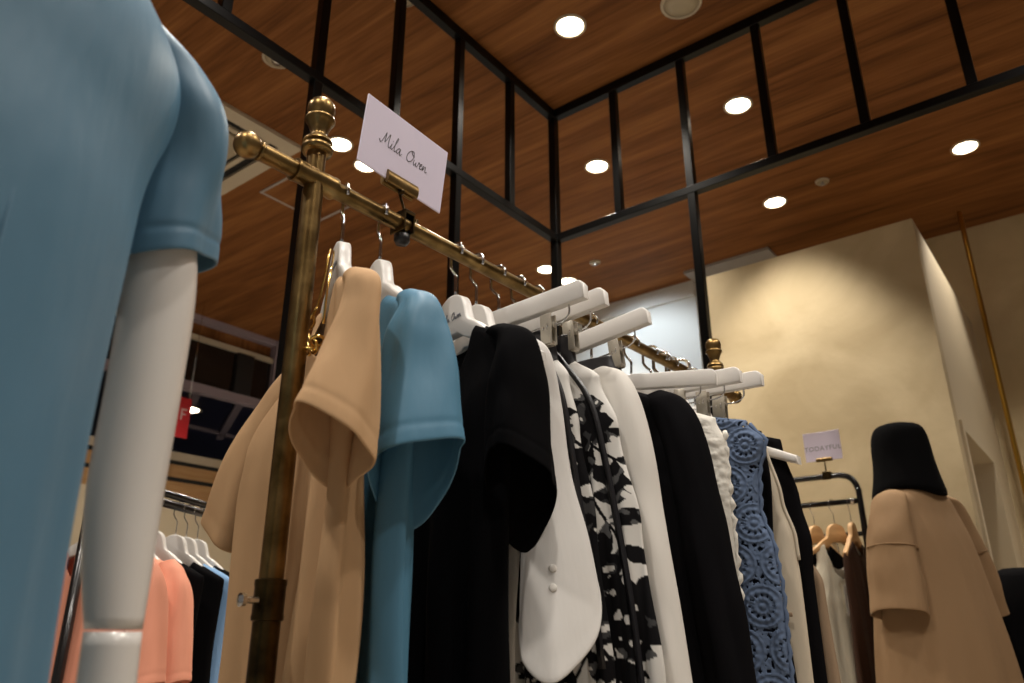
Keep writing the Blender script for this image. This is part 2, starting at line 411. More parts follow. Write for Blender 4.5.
# red hanging sign
q = ony(192, 399.7, 5.3)
t = thing('hanging_sign', 'red shop sign with a pale letter hanging behind the white mannequin arm', 'sign', (q.x, q.y, q.z))
bb = bm_(); box(bb, (-.16, -.008, -.30), (0, .008, 0), .002); obj('panel', bb, 'red', t, False)
bb = bm_(); box(bb, (-.075, -.012, -.17), (-.064, -.008, -.085)); box(bb, (-.064, -.012, -.097), (-.03, -.008, -.085)); box(bb, (-.064, -.012, -.131), (-.036, -.008, -.121)); obj('lettering', bb, 'pink_white', t, False)
bb = bm_(); tube(bb, [(-.14, 0, 0), (-.14, 0, CEIL-q.z)], .002, 6); tube(bb, [(-.02, 0, 0), (-.02, 0, CEIL-q.z)], .002, 6); obj('wire', bb, 'chrome', t)

# ------------------------------------------------------------------ brass garment rack
RB = Vector((.46, .792, 1.55)); RE = Vector((1.934, .739, 1.55)); RL = (RE-RB).length
RU = (RE-RB).normalized(); RANG = math.atan2(RU.y, RU.x)
RV = Vector((RU.y, -RU.x, 0))
def hook_at(s): return RB + RU*s
VANG = math.atan2(RV.y, RV.x)
BR = .0125
rack = thing('garment_rack', 'antique brass garment rack with turned finials carrying the row of clothes', 'clothes rack', (RB.x, RB.y, 0), RANG)
SP = (.105, RL-.105)
bb = bm_(); tube(bb, [(.015, 0, 1.55), (RL-.015, 0, 1.55)], BR, 24); bar = obj('bar', bb, 'brass', rack, True, 40)
for sx, dr in ((0, -1), (RL, 1)):
    bb = bm_(); bmesh.ops.create_uvsphere(bb, u_segments=28, v_segments=18, radius=.0185, matrix=Matrix.Translation((sx, 0, 1.55))); lathe(bb, [(.010, 0), (.0135, .002), (.0135, .006), (.010, .008)], 20, (sx-dr*.022, 0, 1.55), (dr, 0, 0)); obj('ball_end', bb, 'brass', bar)
for s in SP:
    bb = bm_(); tube(bb, [(s, 0, .9), (s, 0, 1.600)], .0135, 24); po = obj('post', bb, 'brass', rack, True, 40)
    bb = bm_(); tube(bb, [(s, 0, .93), (s, 0, 1.53)], .0143, 24); obj('upper_tube', bb, 'brass', po, True, 40)
    bb = bm_(); tube(bb, [(s, 0, .06), (s, 0, .985)], .0158, 24); obj('lower_tube', bb, 'dark_brass', po, True, 40)
    bb = bm_(); lathe(bb, [(.0135, 1.592), (.021, 1.594), (.0225, 1.599), (.021, 1.604), (.016, 1.606), (.0215, 1.609), (.020, 1.614), (.0125, 1.621), (.0115, 1.624), (.014, 1.633), (.0185, 1.644), (.0215, 1.647), (.0215, 1.651), (.0175, 1.654), (.019, 1.658), (.0205, 1.666), (.0195, 1.674), (.015, 1.681), (.008, 1.6845), (0, 1.6855)], 32, (s, 0, 0)); obj('finial', bb, 'brass', po, True, 60)
    bb = bm_(); lathe(bb, [(BR+.0005, -.034), (.0165, -.034), (.0170, -.031), (.0162, -.028), (.0162, .028), (.0170, .031), (.0165, .034), (BR+.0005, .034)], 24, (s, 0, 1.55), (1, 0, 0)); obj('tee_sleeve', bb, 'brass', po, True, 40)
    bb = bm_(); lathe(bb, [(.0165, .966), (.0182, .967), (.0186, .971), (.0178, .974), (.0178, 1.003), (.0186, 1.006), (.0182, 1.011), (.0148, 1.012)], 28, (s, 0, 0)); obj('collar', bb, 'dark_brass', po, True, 40)
    bb = bm_(); lathe(bb, [(0, 0), (.004, 0), (.004, .012), (.0035, .016), (.0075, .017), (.0075, .022), (.003, .024), (0, .024)], 16, (s-.017, -.003, .988), (-1, 0, 0)); obj('thumb_screw', bb, 'chrome', po, True, 40)
    bb = bm_(); tube(bb, [(s, -.26, .05), (s, .26, .05)], .017, 18); box(bb, (s-.025, -.025, .04), (s+.025, .025, .075), .004); obj('foot', bb, 'dark_brass', rack, True, 40)
    for k in (-.24, .24):
        bb = bm_(); lathe(bb, [(0, -.009), (.017, -.009), (.019, -.006), (.019, .006), (.017, .009), (0, .009)], 20, (s, k, .0192), (1, 0, 0)); obj('caster', bb, 'black_plastic', rack)
bb = bm_(); tube(bb, [(SP[0], 0, .09), (SP[1], 0, .09)], .011, 16); obj('lower_bar', bb, 'dark_brass', rack)

# handwritten name, strokes in units of the capital height
STROKES = [
    [(-.12, .22), (0, .05), (.12, .2), (.22, .6), (.30, 1.0), (.33, .6), (.37, .22), (.5, .62), (.64, 1.02), (.66, .5), (.72, .1), (.84, .03), (.93, .2), (.99, .45), (.97, .15), (1.04, .02), (1.14, .14), (1.3, .66), (1.38, 1.05), (1.31, 1.12), (1.26, .7), (1.28, .15), (1.38, .02), (1.5, .2)],
    [(1.0, .66), (1.02, .70)],
    [(1.80, .42), (1.66, .46), (1.52, .22), (1.58, .03), (1.72, .14), (1.82, .45), (1.80, .14), (1.88, .02), (2.02, .16)],
    [(2.95, .98), (2.7, .9), (2.5, .55), (2.52, .15), (2.74, .0), (3.0, .25), (3.08, .66), (2.95, .98), (2.82, .86), (2.95, .7), (3.15, .62)],
    [(3.2, .42), (3.2, .12), (3.3, .02), (3.42, .3), (3.42, .1), (3.54, .02), (3.64, .28), (3.66, .46), (3.78, .36)],
    [(3.78, .2), (3.95, .32), (3.96, .46), (3.86, .42), (3.82, .15), (3.92, .02), (4.06, .16), (4.14, .45), (4.14, .04), (4.24, .36), (4.34, .45), (4.38, .2), (4.44, .02), (4.56, .14)],
]
def script(bm, ox, oz, u, y, r, ax=Vector((1, 0, 0)), az=Vector((0, 0, 1)), ay=Vector((0, 1, 0)), slant=.18):
    for st in STROKES:
        pts = [ax*(ox+u*(x+slant*z)) + az*(oz+u*z) + ay*y for x, z in st]
        tube(bm, spline(pts, 5), r, 5)

# name card in its clip: the card stands above the bar, leaning towards the room
CB = hook_at(.273)
WD, HT = .188, .119
cyaw, clean, croll = .0222, -.092, -.0238
ce = V3 = Vector((math.cos(cyaw), math.sin(cyaw), 0)); cn = Vector((-math.sin(cyaw), math.cos(cyaw), 0))
cz2 = Vector((0, 0, 1))*math.cos(clean) + cn*math.sin(clean)
ex = ce*math.cos(croll) + cz2*math.sin(croll); ez = -ce*math.sin(croll) + cz2*math.cos(croll); ey = ez.cross(ex)
CC = Vector((.7314, .7837, 1.6774))
card = thing('name_card', 'lilac white name card with handwritten script standing above the brass rack', 'sign', CC)
card.rotation_euler = Matrix((ex, ey, ez)).transposed().to_euler()
bb = bm_(); box(bb, (-WD/2, -.0015, -HT/2), (WD/2, .0015, HT/2), .0008, 1); obj('card', bb, 'card', card, False)
bb = bm_(); script(bb, -WD*.305, -HT*.06, WD*.57/4.6, -.0018, .00055); obj('lettering', bb, 'ink', card)
clip = thing('card_clip', 'small brass sign clip with black knob clamped on the rack bar', 'clip', (CB.x, CB.y, 1.55), RANG)
jm = CC - ez*(HT/2-.004) - ex*.002
rel = jm-hook_at(.273); cx0 = rel.dot(RU); cz0 = rel.z; cyo = rel.dot(-RV)
for yy in (-.0055, .0055):
    bb = bm_(); tube(bb, [(-.032, 0, 0), (.032, 0, 0)], .0115, 20)
    for v_ in bb.verts: v_.co.y = v_.co.y*.42
    o = obj('jaw', bb, 'brass', clip, True, 40); o.location = (cx0, cyo+yy, cz0); o.rotation_euler = (0, -math.asin(ex.z), 0)
bb = bm_(); tube(bb, spline([(cx0, cyo, cz0-.004), (cx0*.8, cyo, cz0-.016), (.004, cyo*.5, .03), (0, 0, .016)], 4), .0022, 8); lathe(bb, [(0, 0), (.004, .001), (.005, .005), (.004, .009), (0, .01)], 14, (cx0*.8, cyo-.004, cz0-.018), (0, 0, 1)); obj('stem', bb, 'dark_brass', clip)
bb = bm_(); box(bb, (-.011, -.017, -.016), (-.008, .017, .02), .001, 1); box(bb, (.008, -.017, -.016), (.011, .017, .02), .001, 1); box(bb, (-.011, -.017, .0135), (.011, .017, .02), .001, 1); obj('clamp_block', bb, 'dark_brass', clip, False)
bb = bm_(); lathe(bb, [(0, -.034), (.010, -.033), (.0125, -.028), (.0125, -.018), (.006, -.0145), (0, -.0135)], 10); obj('knob', bb, 'black_plastic', clip)
bb = bm_(); tube(bb, [(.02, 0, .012), (.028, 0, .012)], .0045, 10); box(bb, (.026, -.003, .004), (.031, .003, .022), .001, 1); box(bb, (.011, -.002, .010), (.022, .002, .014)); obj('wing_screw', bb, 'dark_brass', clip, True, 40)

# ------------------------------------------------------------------ hangers
def hook_mesh(zn=-.083, r=.0027, side=-1, br=BR):
    R = br+r+.0016; pts = []
    for k in range(13):
        a = math.radians(-25 + k*(205/12)); pts.append((math.cos(a)*R*-side, 0, math.sin(a)*R))
    pts += [(side*R, 0, -.012), (side*R*.95, 0, -.022), (side*R*.5, 0, -.033), (side*.0015, 0, -.041), (0, 0, -.05), (0, 0, zn)]
    bb = bm_(); tube(bb, spline(pts, 3), r, 8); return bb
def coat_hanger_mesh(hw=.158, top=-.082):
    z = top
    up_ = [(-hw, -.205), (-hw*.85, -.190), (-hw*.62, -.168), (-.068, -.146), (-.048, -.134), (-.041, -.120), (-.036, -.104), (-.028, -.091), (-.016, z-.002), (-.006, z+.001)]
    lo_ = [(-hw, -.219), (-hw*.85, -.207), (-hw*.62, -.189), (-.072, -.176), (-.045, -.167), (-.02, -.152)]
    def sm(l): return [(p_.x, p_.z) for p_ in spline([(x, 0, zz) for x, zz in l], 4)]
    u_ = sm(up_); l_ = sm(lo_)
    out = u_ + [(-x, zz) for x, zz in u_[::-1]] + [(-x, zz) for x, zz in l_] + [(x, zz) for x, zz in l_[::-1]]
    bb = bm_(); prism(bb, out, -.009, .009, .003)
    return bb
WH = None
def white_hanger(s, yaw, label, text=False):
    global WH
    loc = hook_at(s); rz = VANG - math.radians(yaw)
    if WH is None:
        WH = thing('coat_hanger', label, 'hanger', loc, rz, 'white hangers on the brass rack')
        obj('hook', hook_mesh(), 'chrome', WH); obj('body', coat_hanger_mesh(), 'hanger_white', WH, True, 50)
        t = WH
    else: t = dup(WH, loc, rz, label)
    if text:
        bb = bm_(); script(bb, -.022, -.128, .0092, -.0094, .00036); obj('lettering', bb, 'grey_ink', t)
    return t
white_hanger(.161, 27, 'white wooden hanger under the beige dress, nearest the finial')
white_hanger(.232, 20, 'white wooden hanger under the blue dress')
white_hanger(.395, 12, 'white wooden hanger with script on its neck, under the black short-sleeved dress')
white_hanger(.445, 8, 'white wooden hanger under the white blouse')
white_hanger(.613, 3, 'white wooden hanger under the long-sleeved white shirt')
white_hanger(.79, 0, 'white wooden hanger under the black long-sleeved jacket')
for c in (WH,):
    pass
for o in [o for o in bpy.data.objects if o.get('category') == 'hanger']:
    if 'nearest' in o['label'] or 'script' in o['label']:
        bb = bm_(); script(bb, -.027, -.127, .0128, -.0096, .0006, slant=.1); obj('lettering', bb, 'grey_ink', o)
CH = None
def clip_hanger(s, yaw, label, tilt=0., sx=1., clips=(-.105, .105)):
    global CH
    loc = hook_at(s); rz = VANG - math.radians(yaw)
    if CH is None:
        CH = thing('trouser_hanger', label, 'hanger', loc, rz, 'white bar hangers with clips')
        obj('hook', hook_mesh(-.074), 'chrome', CH)
        bb = bm_(); L_ = .182
        out = [(-L_, -.106), (-L_, -.082), (-L_+.006, -.074), (-L_+.012, -.072), (L_-.012, -.072), (L_-.006, -.074), (L_, -.082), (L_, -.106)]
        prism(bb, out, -.008, .008, .0022); obj('wood_bar', bb, 'hanger_white', CH, True, 50)
        bb = bm_()
        e = .148
        pts = [(-e, 0, -.099), (-e, 0, -.118), (-e+.004, 0, -.126), (-e+.014, 0, -.131), (-e+.03, 0, -.132), (0, 0, -.132), (e-.03, 0, -.132), (e-.014, 0, -.131), (e-.004, 0, -.126), (e, 0, -.118), (e, 0, -.099)]
        tube(bb, spline(pts, 4), .0016, 8); obj('clip_rod', bb, 'chrome', CH)
        for cx in clips:
            bb = bm_(); box(bb, (cx-.011, -.0085, -.165), (cx+.011, -.005, -.112), .0015, 2); box(bb, (cx-.011, .005, -.165), (cx+.011, .0085, -.112), .0015, 2); tube(bb, [(cx-.012, 0, -.132), (cx+.012, 0, -.132)], .0055, 12); box(bb, (cx-.010, -.006, -.167), (cx+.010, .006, -.160), .001, 1); cl = obj('clip', bb, 'clip', CH, True, 40)
            bb = bm_(); tube(bb, spline([(cx-.004, -.0095, -.14), (cx-.004, -.004, -.125), (cx-.004, .004, -.125), (cx-.004, .0095, -.14)], 4), .0012, 6); tube(bb, [(cx+.004, -.0095, -.14), (cx+.004, -.007, -.126), (cx+.004, .007, -.126), (cx+.004, .0095, -.14)], .0012, 6); obj('spring', bb, 'chrome', cl)
        t = CH
    else: t = dup(CH, loc, rz, label)
    t.rotation_euler = (0, math.radians(tilt), rz); t.scale = (sx, 1, 1)
    return t
clip_hanger(.501, 0, 'white bar hanger holding the first floral skirt, closest of the clip hangers', -2)
clip_hanger(.557, 0, 'white bar hanger holding the second floral skirt', -4)
clip_hanger(.690, 0, 'white bar hanger with clips behind the floral skirts, in front of the black jacket', -6.5)
clip_hanger(.95, -15, 'white bar hanger above the white boucle vest', 4)
clip_hanger(1.03, 0, 'white bar hanger above the blue crochet vest', 1.5, 1.15)
clip_hanger(1.08, 0, 'white bar hanger farthest along the brass rack', 1.5, 1.29)
for s in (.557, .501):
    pass
t = [o for o in bpy.data.objects if o.get('label', '').endswith('first floral skirt, closest of the clip hangers')][0]
bb = bm_(); script(bb, -.055, -.092, .0075, -.0083, .0004); obj('lettering', bb, 'grey_ink', t)

# ------------------------------------------------------------------ garments
def garment(name, label, cat, s, yaw, group='clothes on the brass rack', loc=None, rz=None):
    return thing(name, label, cat, loc or hook_at(s), VANG-math.radians(yaw) if rz is None else rz, group)
def body_mesh(rows, neck=None, tips=(0, 0), amp=.004, folds=((.07, 0.), (.043, 1.3)), seed=0, nc=44, nr=64, relief=None, color=None, hole=None, edge=4., sq=.012, tband=.02, lean=0., front_amp=1., warp=None):
    """rows (z, x far, x near, thickness, y centre) from top to bottom. Front (y-) and back sheets joined at the sides and along the shoulders."""
    bm = bm_(); z_b = rows[-1][0]
    rnd = random.Random(seed); ph = [rnd.random()*6.28 for _ in range(6)]
    xl0, xr0 = rows[0][1], rows[0][2]
    grid = {}
    cl = bm.loops.layers.float_color.new('Pattern') if color else None
    for side in (0, 1):
        for i in range(nc+1):
            t = -1+2*i/nc
            # cluster columns toward the edges for round sides
            t = math.sin(t*PI/2)*.45 + t*.55
            x0 = lerp(xl0, xr0, (t+1)/2)
            inn = 0.
            if neck:
                nxl, nxr, zn, dipf, dipb = neck
                if x0 < nxl: zt = lerp(tips[0], zn, (x0-xl0)/(nxl-xl0))
                elif x0 > nxr: zt = lerp(zn, tips[1], (x0-nxr)/(xr0-nxr))
                else:
                    k = (x0-(nxl+nxr)/2)/((nxr-nxl)/2); zt = zn - (dipf if side == 0 else dipb)*max(0, 1-k*k)**.7
                    inn = sstep(0, .012, min(x0-nxl, nxr-x0))
            else: zt = rows[0][0]; inn = 1.
            for j in range(nr+1):
                q = j/nr; q = q*(.55+.45*q)
                z = lerp(zt, z_b, q)
                xl = ctl(rows, z, 1); xr = ctl(rows, z, 2); T = ctl(rows, z, 3); yc = ctl(rows, z, 4)
                x = lerp(xl, xr, (t+1)/2)
                prof = max(0., 1-abs(t)**edge)**.5
                up_ = min(1., max(0., (zt-z)/sq))**.5
                c = lerp(up_, 1., inn)
                down = sstep(0, .35, zt-z)
                f = 0
                for kk, (lam, sh) in enumerate(folds):
                    f += math.sin(2*PI*x/lam + ph[kk] + sh*z*6 + .8*math.sin(z*7+ph[kk+2]))/(kk+1)
                f += 1.2*noise.noise(Vector((x*9, side*3+seed, z*3.5)))
                dy = amp*f*(.12+down)*c
                hT = T*.5*prof*c
                off = relief(x, z, side)*prof**.5 if relief else 0.
                y = yc + lean*(zt-z) + (-(hT+off) if side == 0 else (hT+off)) + dy*(front_amp if side == 0 else .8)*(.3+.7*prof)
                xx = x + (1-abs(prof))*0
                if warp: y += warp(x, z)
                grid[side, i, j] = (xx, y, z)
    vs = {k: bm.verts.new(p_) for k, p_ in grid.items()}
    for side in (0, 1):
        for i in range(nc):
            for j in range(nr):
                q = [vs[side, i, j], vs[side, i+1, j], vs[side, i+1, j+1], vs[side, i, j+1]]
                if side: q = q[::-1]
                cx = sum(v_.co.x for v_ in q)/4; cz = sum(v_.co.z for v_ in q)/4
                if hole and hole(cx, cz, side): continue
                f = bm.faces.new(q)
                if color:
                    for lp in f.loops: lp[cl] = color(lp.vert.co.x, lp.vert.co.z, side)
    # weld the sides and the closed shoulders
    tm = {}
    for j in range(nr+1):
        for i in (0, nc):
            a, b2 = vs[0, i, j], vs[1, i, j]; m_ = (a.co+b2.co)/2; a.co = m_; b2.co = m_
    bmesh.ops.remove_doubles(bm, verts=bm.verts, dist=2e-5)
    return bm
def finish(o, sub=1, thick=.0018):
    if thick: mod(o, 'SOLIDIFY', thickness=thick, offset=-1)
    if sub: mod(o, 'SUBSURF', levels=sub, render_levels=sub)
    return o
def sleeve_mesh(rings, n=40, m=30, seed=1, wr=.0025, hem=True, kfold=5, nf=1., ce=.78):
    """rings: (centre, half axis a, half axis b) from the shoulder to the hem; open at the hem."""
    C_ = spline([r[0] for r in rings], m); A_ = spline([r[1] for r in rings], m); B_ = spline([r[2] for r in rings], m)
    bm = bm_(); R = []; tot = len(C_)
    L = [0.]
    for a, b2 in zip(C_, C_[1:]): L.append(L[-1]+(b2-a).length)
    step = max(1, tot//48)
    idx = list(range(0, tot-1, step)) + [tot-1]
    for i in idx:
        q = i/(tot-1); ring = []
        dist = L[-1]-L[i]
        st = 1. - (.02 if hem and abs(dist-.022) < .003 else 0)
        for k in range(n):
            a = 2*PI*k/n
            w = wr*sstep(.1, .9, q)*(math.sin(kfold*a+seed)+.6*math.sin(3*a+seed*2+q*4)) + wr*1.6*noise.noise(Vector((math.cos(a)*1.3, math.sin(a)*1.3+seed, L[i]*11)))*sstep(.05, .4, q)
            ca, sa = math.cos(a), math.sin(a); ca = math.copysign(abs(ca)**ce, ca); sa = math.copysign(abs(sa)**(2-ce), sa)
            d = A_[i]*ca + B_[i]*sa
            if sa > 0: d.z -= B_[i].z*sa*(1-nf)
            ln = max(d.length, 1e-5)
            ring.append(C_[i] + d*(st + w/ln*min(1, ln/.02)))
        R.append(ring)
    rr = loft(bm, R, False)
    bm.faces.new(rr[0][::-1])
    return bm
V = Vector
def sleeve(parent, m, rings, label=None, name='sleeve', thick=.0025, **kw):
    o = obj(name, sleeve_mesh([(V(c), V(a), V(b2)) for c, a, b2 in rings], **kw), m, parent); finish(o, 1, thick)
    if label: o['label'] = label
    return o

# 1 beige dress
g = garment('beige_dress', 'beige short-sleeved dress hanging at the near end of the brass rack', 'dress', .161, 27)
rows = [(-.15, -.16, .155, .032, 0), (-.215, -.165, .165, .036, 0), (-.30, -.17, .15, .042, .004), (-.40, -.13, .135, .046, .006), (-.65, -.115, .145, .050, .008), (-.95, -.13, .16, .055, .010), (-1.1, -.14, .17, .06, .01)]
def beige_warp(x, z): return -.085*sstep(.03, -.15, x)*sstep(.17, .42, -z) - .0*z
o = obj('body', body_mesh(rows, (-.062, .060, -.150, .10, .02), (-.204, -.204), .0105, ((.085, 0.), (.05, .6)), 3, warp=beige_warp), 'beige', g); finish(o)
sleeve(g, 'beige', [((.118, .0, -.182), (0, .012, 0), (.02, 0, .008)), ((.155, .003, -.207), (.003, .017, 0), (.026, 0, .010)), ((.156, .002, -.25), (.006, .020, -.006), (.038, 0, .016)), ((.158, -.007, -.32), (.009, .032, -.016), (.044, -.002, .028)), ((.165, -.021, -.396), (.012, .043, -.027), (.049, -.006, .045))], seed=2, wr=.003, nf=.1)
sleeve(g, 'beige', [((-.118, .0, -.182), (0, .012, 0), (.02, 0, -.008)), ((-.145, -.008, -.208), (.0, .022, 0), (.03, 0, -.008)), ((-.168, -.034, -.27), (-.004, .034, -.004), (.038, 0, -.014)), ((-.195, -.064, -.36), (-.01, .042, -.010), (.042, 0, -.02)), ((-.22, -.084, -.462), (-.014, .042, -.012), (.045, 0, -.03))], seed=5, wr=.003)
# gold chain worn on hanger 1
nk = thing('chain_necklace', 'gold chain necklace with large oval links draped over the beige dress', 'necklace', hook_at(.161), VANG-math.radians(27))
fine = spline([(-.004, -.014, -.088), (.006, -.017, -.105), (.012, -.020, -.135), (.006, -.023, -.165), (-.002, -.025, -.182)], 8)
fine2 = spline([(.03, -.014, -.108), (.060, -.019, -.140), (.085, -.024, -.165), (.095, -.028, -.20), (.09, -.028, -.240)], 6)
bb = bm_(); tube(bb, fine, .0016, 8); tube(bb, fine2, .0016, 8); obj('chain', bb, 'gold', nk)
big = spline([(-.004, -.027, -.186), (-.030, -.032, -.200), (-.018, -.037, -.226), (.012, -.036, -.246), (.044, -.032, -.258), (.076, -.030, -.254)], 2)[::1]
big = [V(p_) for p_ in big]
for i in range(len(big)-1):
    a, c = V(big[i]), V(big[i+1]); m_ = (a+c)/2; d = (c-a).normalized(); L_ = max(.0115, (c-a).length*.80)
    up_ = V((0, 1, 0)) if i % 2 else V((d.z, .35, -d.x))
    s_ = (up_-d*up_.dot(d)).normalized()
    pts = [m_ + d*L_*math.cos(k*2*PI/16) + s_*L_*.62*math.sin(k*2*PI/16) for k in range(16)]
    bb = bm_(); tube(bb, pts, .0021, 8, True); obj('link', bb, 'gold', nk)

# 2 blue dress
g = garment('blue_dress', 'teal blue short-sleeved dress hanging between the beige and the black dress', 'dress', .232, 20)
rows = [(-.15, -.16, .155, .032, 0), (-.21, -.165, .165, .04, 0), (-.32, -.16, .15, .05, .0), (-.55, -.17, .145, .06, .0), (-.8, -.19, .16, .07, 0), (-1.1, -.21, .18, .08, 0)]
o = obj('body', body_mesh(rows, (-.062, .060, -.152, .06, .02), (-.204, -.204), .008, ((.08, .2), (.045, .4)), 8), 'blue', g); finish(o)
sleeve(g, 'blue', [((.118, .0, -.182), (0, .012, 0), (.02, 0, .008)), ((.155, .001, -.207), (.004, .020, 0), (.025, 0, .010)), ((.156, .002, -.25), (.006, .036, 0), (.038, -.002, .018)), ((.158, .003, -.32), (.009, .045, .006), (.046, -.008, .04)), ((.163, .004, -.402), (.012, .052, .012), (.054, -.015, .078))], seed=4, wr=.003, nf=.05)
sleeve(g, 'blue', [((-.118, .0, -.182), (0, .012, 0), (.02, 0, -.008)), ((-.15, .002, -.22), (0, .028, 0), (.036, 0, -.012)), ((-.17, .004, -.30), (0, .045, 0), (.05, 0, -.02)), ((-.18, .004, -.42), (0, .052, 0), (.055, 0, -.02))], seed=6)

# 3 black short-sleeved dress
g = garment('black_dress', 'black short-sleeved dress with round neck beside the teal blue dress', 'dress', .395, 12)
rows = [(-.145, -.16, .155, .03, 0), (-.205, -.168, .165, .036, 0), (-.32, -.165, .15, .045, -.008), (-.55, -.17, .15, .05, -.012), (-.8, -.19, .16, .06, -.012), (-1.1, -.21, .18, .07, -.01)]
o = obj('body', body_mesh(rows, (-.068, .066, -.145, .115, .03), (-.20, -.197), .006, ((.09, .2), (.05, .4)), 12), 'black', g); finish(o)
sleeve(g, 'black', [((.112, .0, -.174), (0, .013, 0), (.024, 0, .008)), ((.155, .001, -.199), (.004, .022, -.002), (.025, 0, .010)), ((.156, .003, -.26), (.007, .038, -.008), (.040, -.006, .034)), ((.158, .005, -.32), (.009, .043, -.016), (.043, -.013, .06)), ((.163, .006, -.390), (.012, .047, -.025), (.044, -.022, .098))], seed=9, wr=.003, nf=.05)
sleeve(g, 'black', [((-.115, .0, -.176), (0, .014, 0), (.026, 0, -.008)), ((-.15, .002, -.22), (0, .030, 0), (.036, 0, -.012)), ((-.17, .004, -.30), (0, .05, 0), (.05, 0, -.02)), ((-.18, .004, -.42), (0, .056, 0), (.055, 0, -.02))], seed=6)

# 4 white blouse
g = garment('white_blouse', 'white blouse with wide loose sleeve beside the black short-sleeved dress', 'blouse', .445, 8)
rows = [(-.148, -.16, .15, .03, .004), (-.21, -.17, .155, .03, .006), (-.30, -.17, .115, .034, .008), (-.45, -.17, .10, .034, .004), (-.60, -.18, .095, .034, .0), (-.78, -.20, .10, .036, .0)]
o = obj('body', body_mesh(rows, (-.066, .062, -.148, .06, .02), (-.204, -.20), .006, ((.08, .2), (.05, .4)), 15), 'white', g); finish(o)
wsl = sleeve(g, 'white', [((.105, .006, -.176), (0, .011, 0), (.022, 0, .008)), ((.122, .018, -.205), (.004, .020, 0), (.024, 0, .010)), ((.118, .034, -.28), (.005, .026, .004), (.030, 0, .004)), ((.124, .036, -.38), (.008, .032, .012), (.032, .0, -.008)), ((.145, .032, -.48), (.010, .048, .03), (.034, .0, -.03)), ((.165, .020, -.578), (.012, .062, .049), (.033, -.003, -.055))], seed=3, wr=.0, ce=.6)
sleeve(g, 'white', [((-.112, .004, -.180), (0, .012, 0), (.022, 0, -.008)), ((-.15, .006, -.22), (0, .030, 0), (.034, 0, -.012)), ((-.18, .006, -.35), (0, .045, 0), (.045, 0, -.02)), ((-.20, .006, -.58), (0, .05, 0), (.05, 0, -.02))], seed=6)
from mathutils.bvhtree import BVHTree
bv = BVHTree.FromPolygons([v_.co.copy() for v_ in wsl.data.vertices], [tuple(p_.vertices) for p_ in wsl.data.polygons])
for zz in (-.515, -.54):
    o_ = V((.45, -.30, zz)); dd = (V((.150, .022, zz))-o_).normalized(); hit, nn, _, _ = bv.ray_cast(o_, dd)
    if hit:
        if nn.dot(dd) > 0: nn = -nn
        bb = bm_(); lathe(bb, [(0, .0018), (.0045, .0018), (.0055, .001), (.0055, -.001), (0, -.001)], 16, hit, nn); obj('button', bb, 'offwhite', g)

# 5 floral skirts: black flowers scattered over white
def floral_fn(seed, x0, x1, z0, z1, nfl):
    rnd = random.Random(seed); leaves = []; petals = []; stems = []
    for k in range(nfl):
        cx = lerp(x0, x1, rnd.random()); cz = lerp(z0, z1, (k+rnd.random())/nfl); R = rnd.uniform(.034, .062)
        for j in range(7):
            a = j*2*PI/7 + rnd.random()*.5; petals.append((cx+math.cos(a)*R*.55, cz+math.sin(a)*R*.55, R*rnd.uniform(.42, .62), a, rnd.uniform(.55, .8), rnd.choice((0, 0, .03))))
        # stem with leaves
        a = rnd.uniform(-2.2, -.9); px_, pz_ = cx, cz; pts = []
        for st in range(9):
            px_ += math.cos(a)*.022; pz_ += math.sin(a)*.022; a += rnd.uniform(-.25, .25); pts.append((px_, pz_))
            if st > 1 and st % 2 == 0:
                for sg in (-1, 1):
                    la = a + sg*rnd.uniform(.6, 1.1); Lf = rnd.uniform(.02, .038)
                    leaves.append((px_+math.cos(la)*Lf, pz_+math.sin(la)*Lf, Lf, la, rnd.uniform(.36, .5), rnd.choice((0, .02, .06))))
        stems.append(pts)
    W = (.70, .68, .64); K = (.007, .0066, .0075); CS = .02; hp = {}; hs = {}
    for it in petals + leaves:
        r_ = it[2]*1.05
        for ii in range(int(math.floor((it[0]-r_)/CS)), int(math.floor((it[0]+r_)/CS))+1):
            for jj in range(int(math.floor((it[1]-r_)/CS)), int(math.floor((it[1]+r_)/CS))+1): hp.setdefault((ii, jj), []).append(it)
    for pts in stems:
        for p1, p2 in zip(pts, pts[1:]):
            for ii in range(int(math.floor((min(p1[0], p2[0])-.003)/CS)), int(math.floor((max(p1[0], p2[0])+.003)/CS))+1):
                for jj in range(int(math.floor((min(p1[1], p2[1])-.003)/CS)), int(math.floor((max(p1[1], p2[1])+.003)/CS))+1): hs.setdefault((ii, jj), []).append((p1, p2))
    def fn(x, z, side):
        key = (int(math.floor(x/CS)), int(math.floor(z/CS)))
        for cx, cz, R, a, asp, gr in hp.get(key, ()):
            dx, dz = x-cx, z-cz
            if dx*dx+dz*dz > R*R*1.1: continue
            u_ = (dx*math.cos(a)+dz*math.sin(a))/R; w_ = (-dx*math.sin(a)+dz*math.cos(a))/R
            lim = asp*(1-u_*u_)
            if abs(u_) < 1 and abs(w_) < lim*(1+.25*noise.noise(V((x*90, z*90, 0)))):
                n_ = noise.noise(V((x*60, z*60, seed)))
                g_ = gr*1.5 if n_ > .05 else 0
                if n_ > .42: return (*W, 1)
                return (K[0]+g_, K[1]+g_, K[2]+g_, 1)
        for p1, p2 in hs.get(key, ()):
            dx, dz = p2[0]-p1[0], p2[1]-p1[1]; l2 = dx*dx+dz*dz; tt = min(1, max(0, ((x-p1[0])*dx+(z-p1[1])*dz)/l2))
            if (x-p1[0]-dx*tt)**2 + (z-p1[1]-dz*tt)**2 < .0022**2: return (*K, 1)
        return (*W, 1)
    return fn
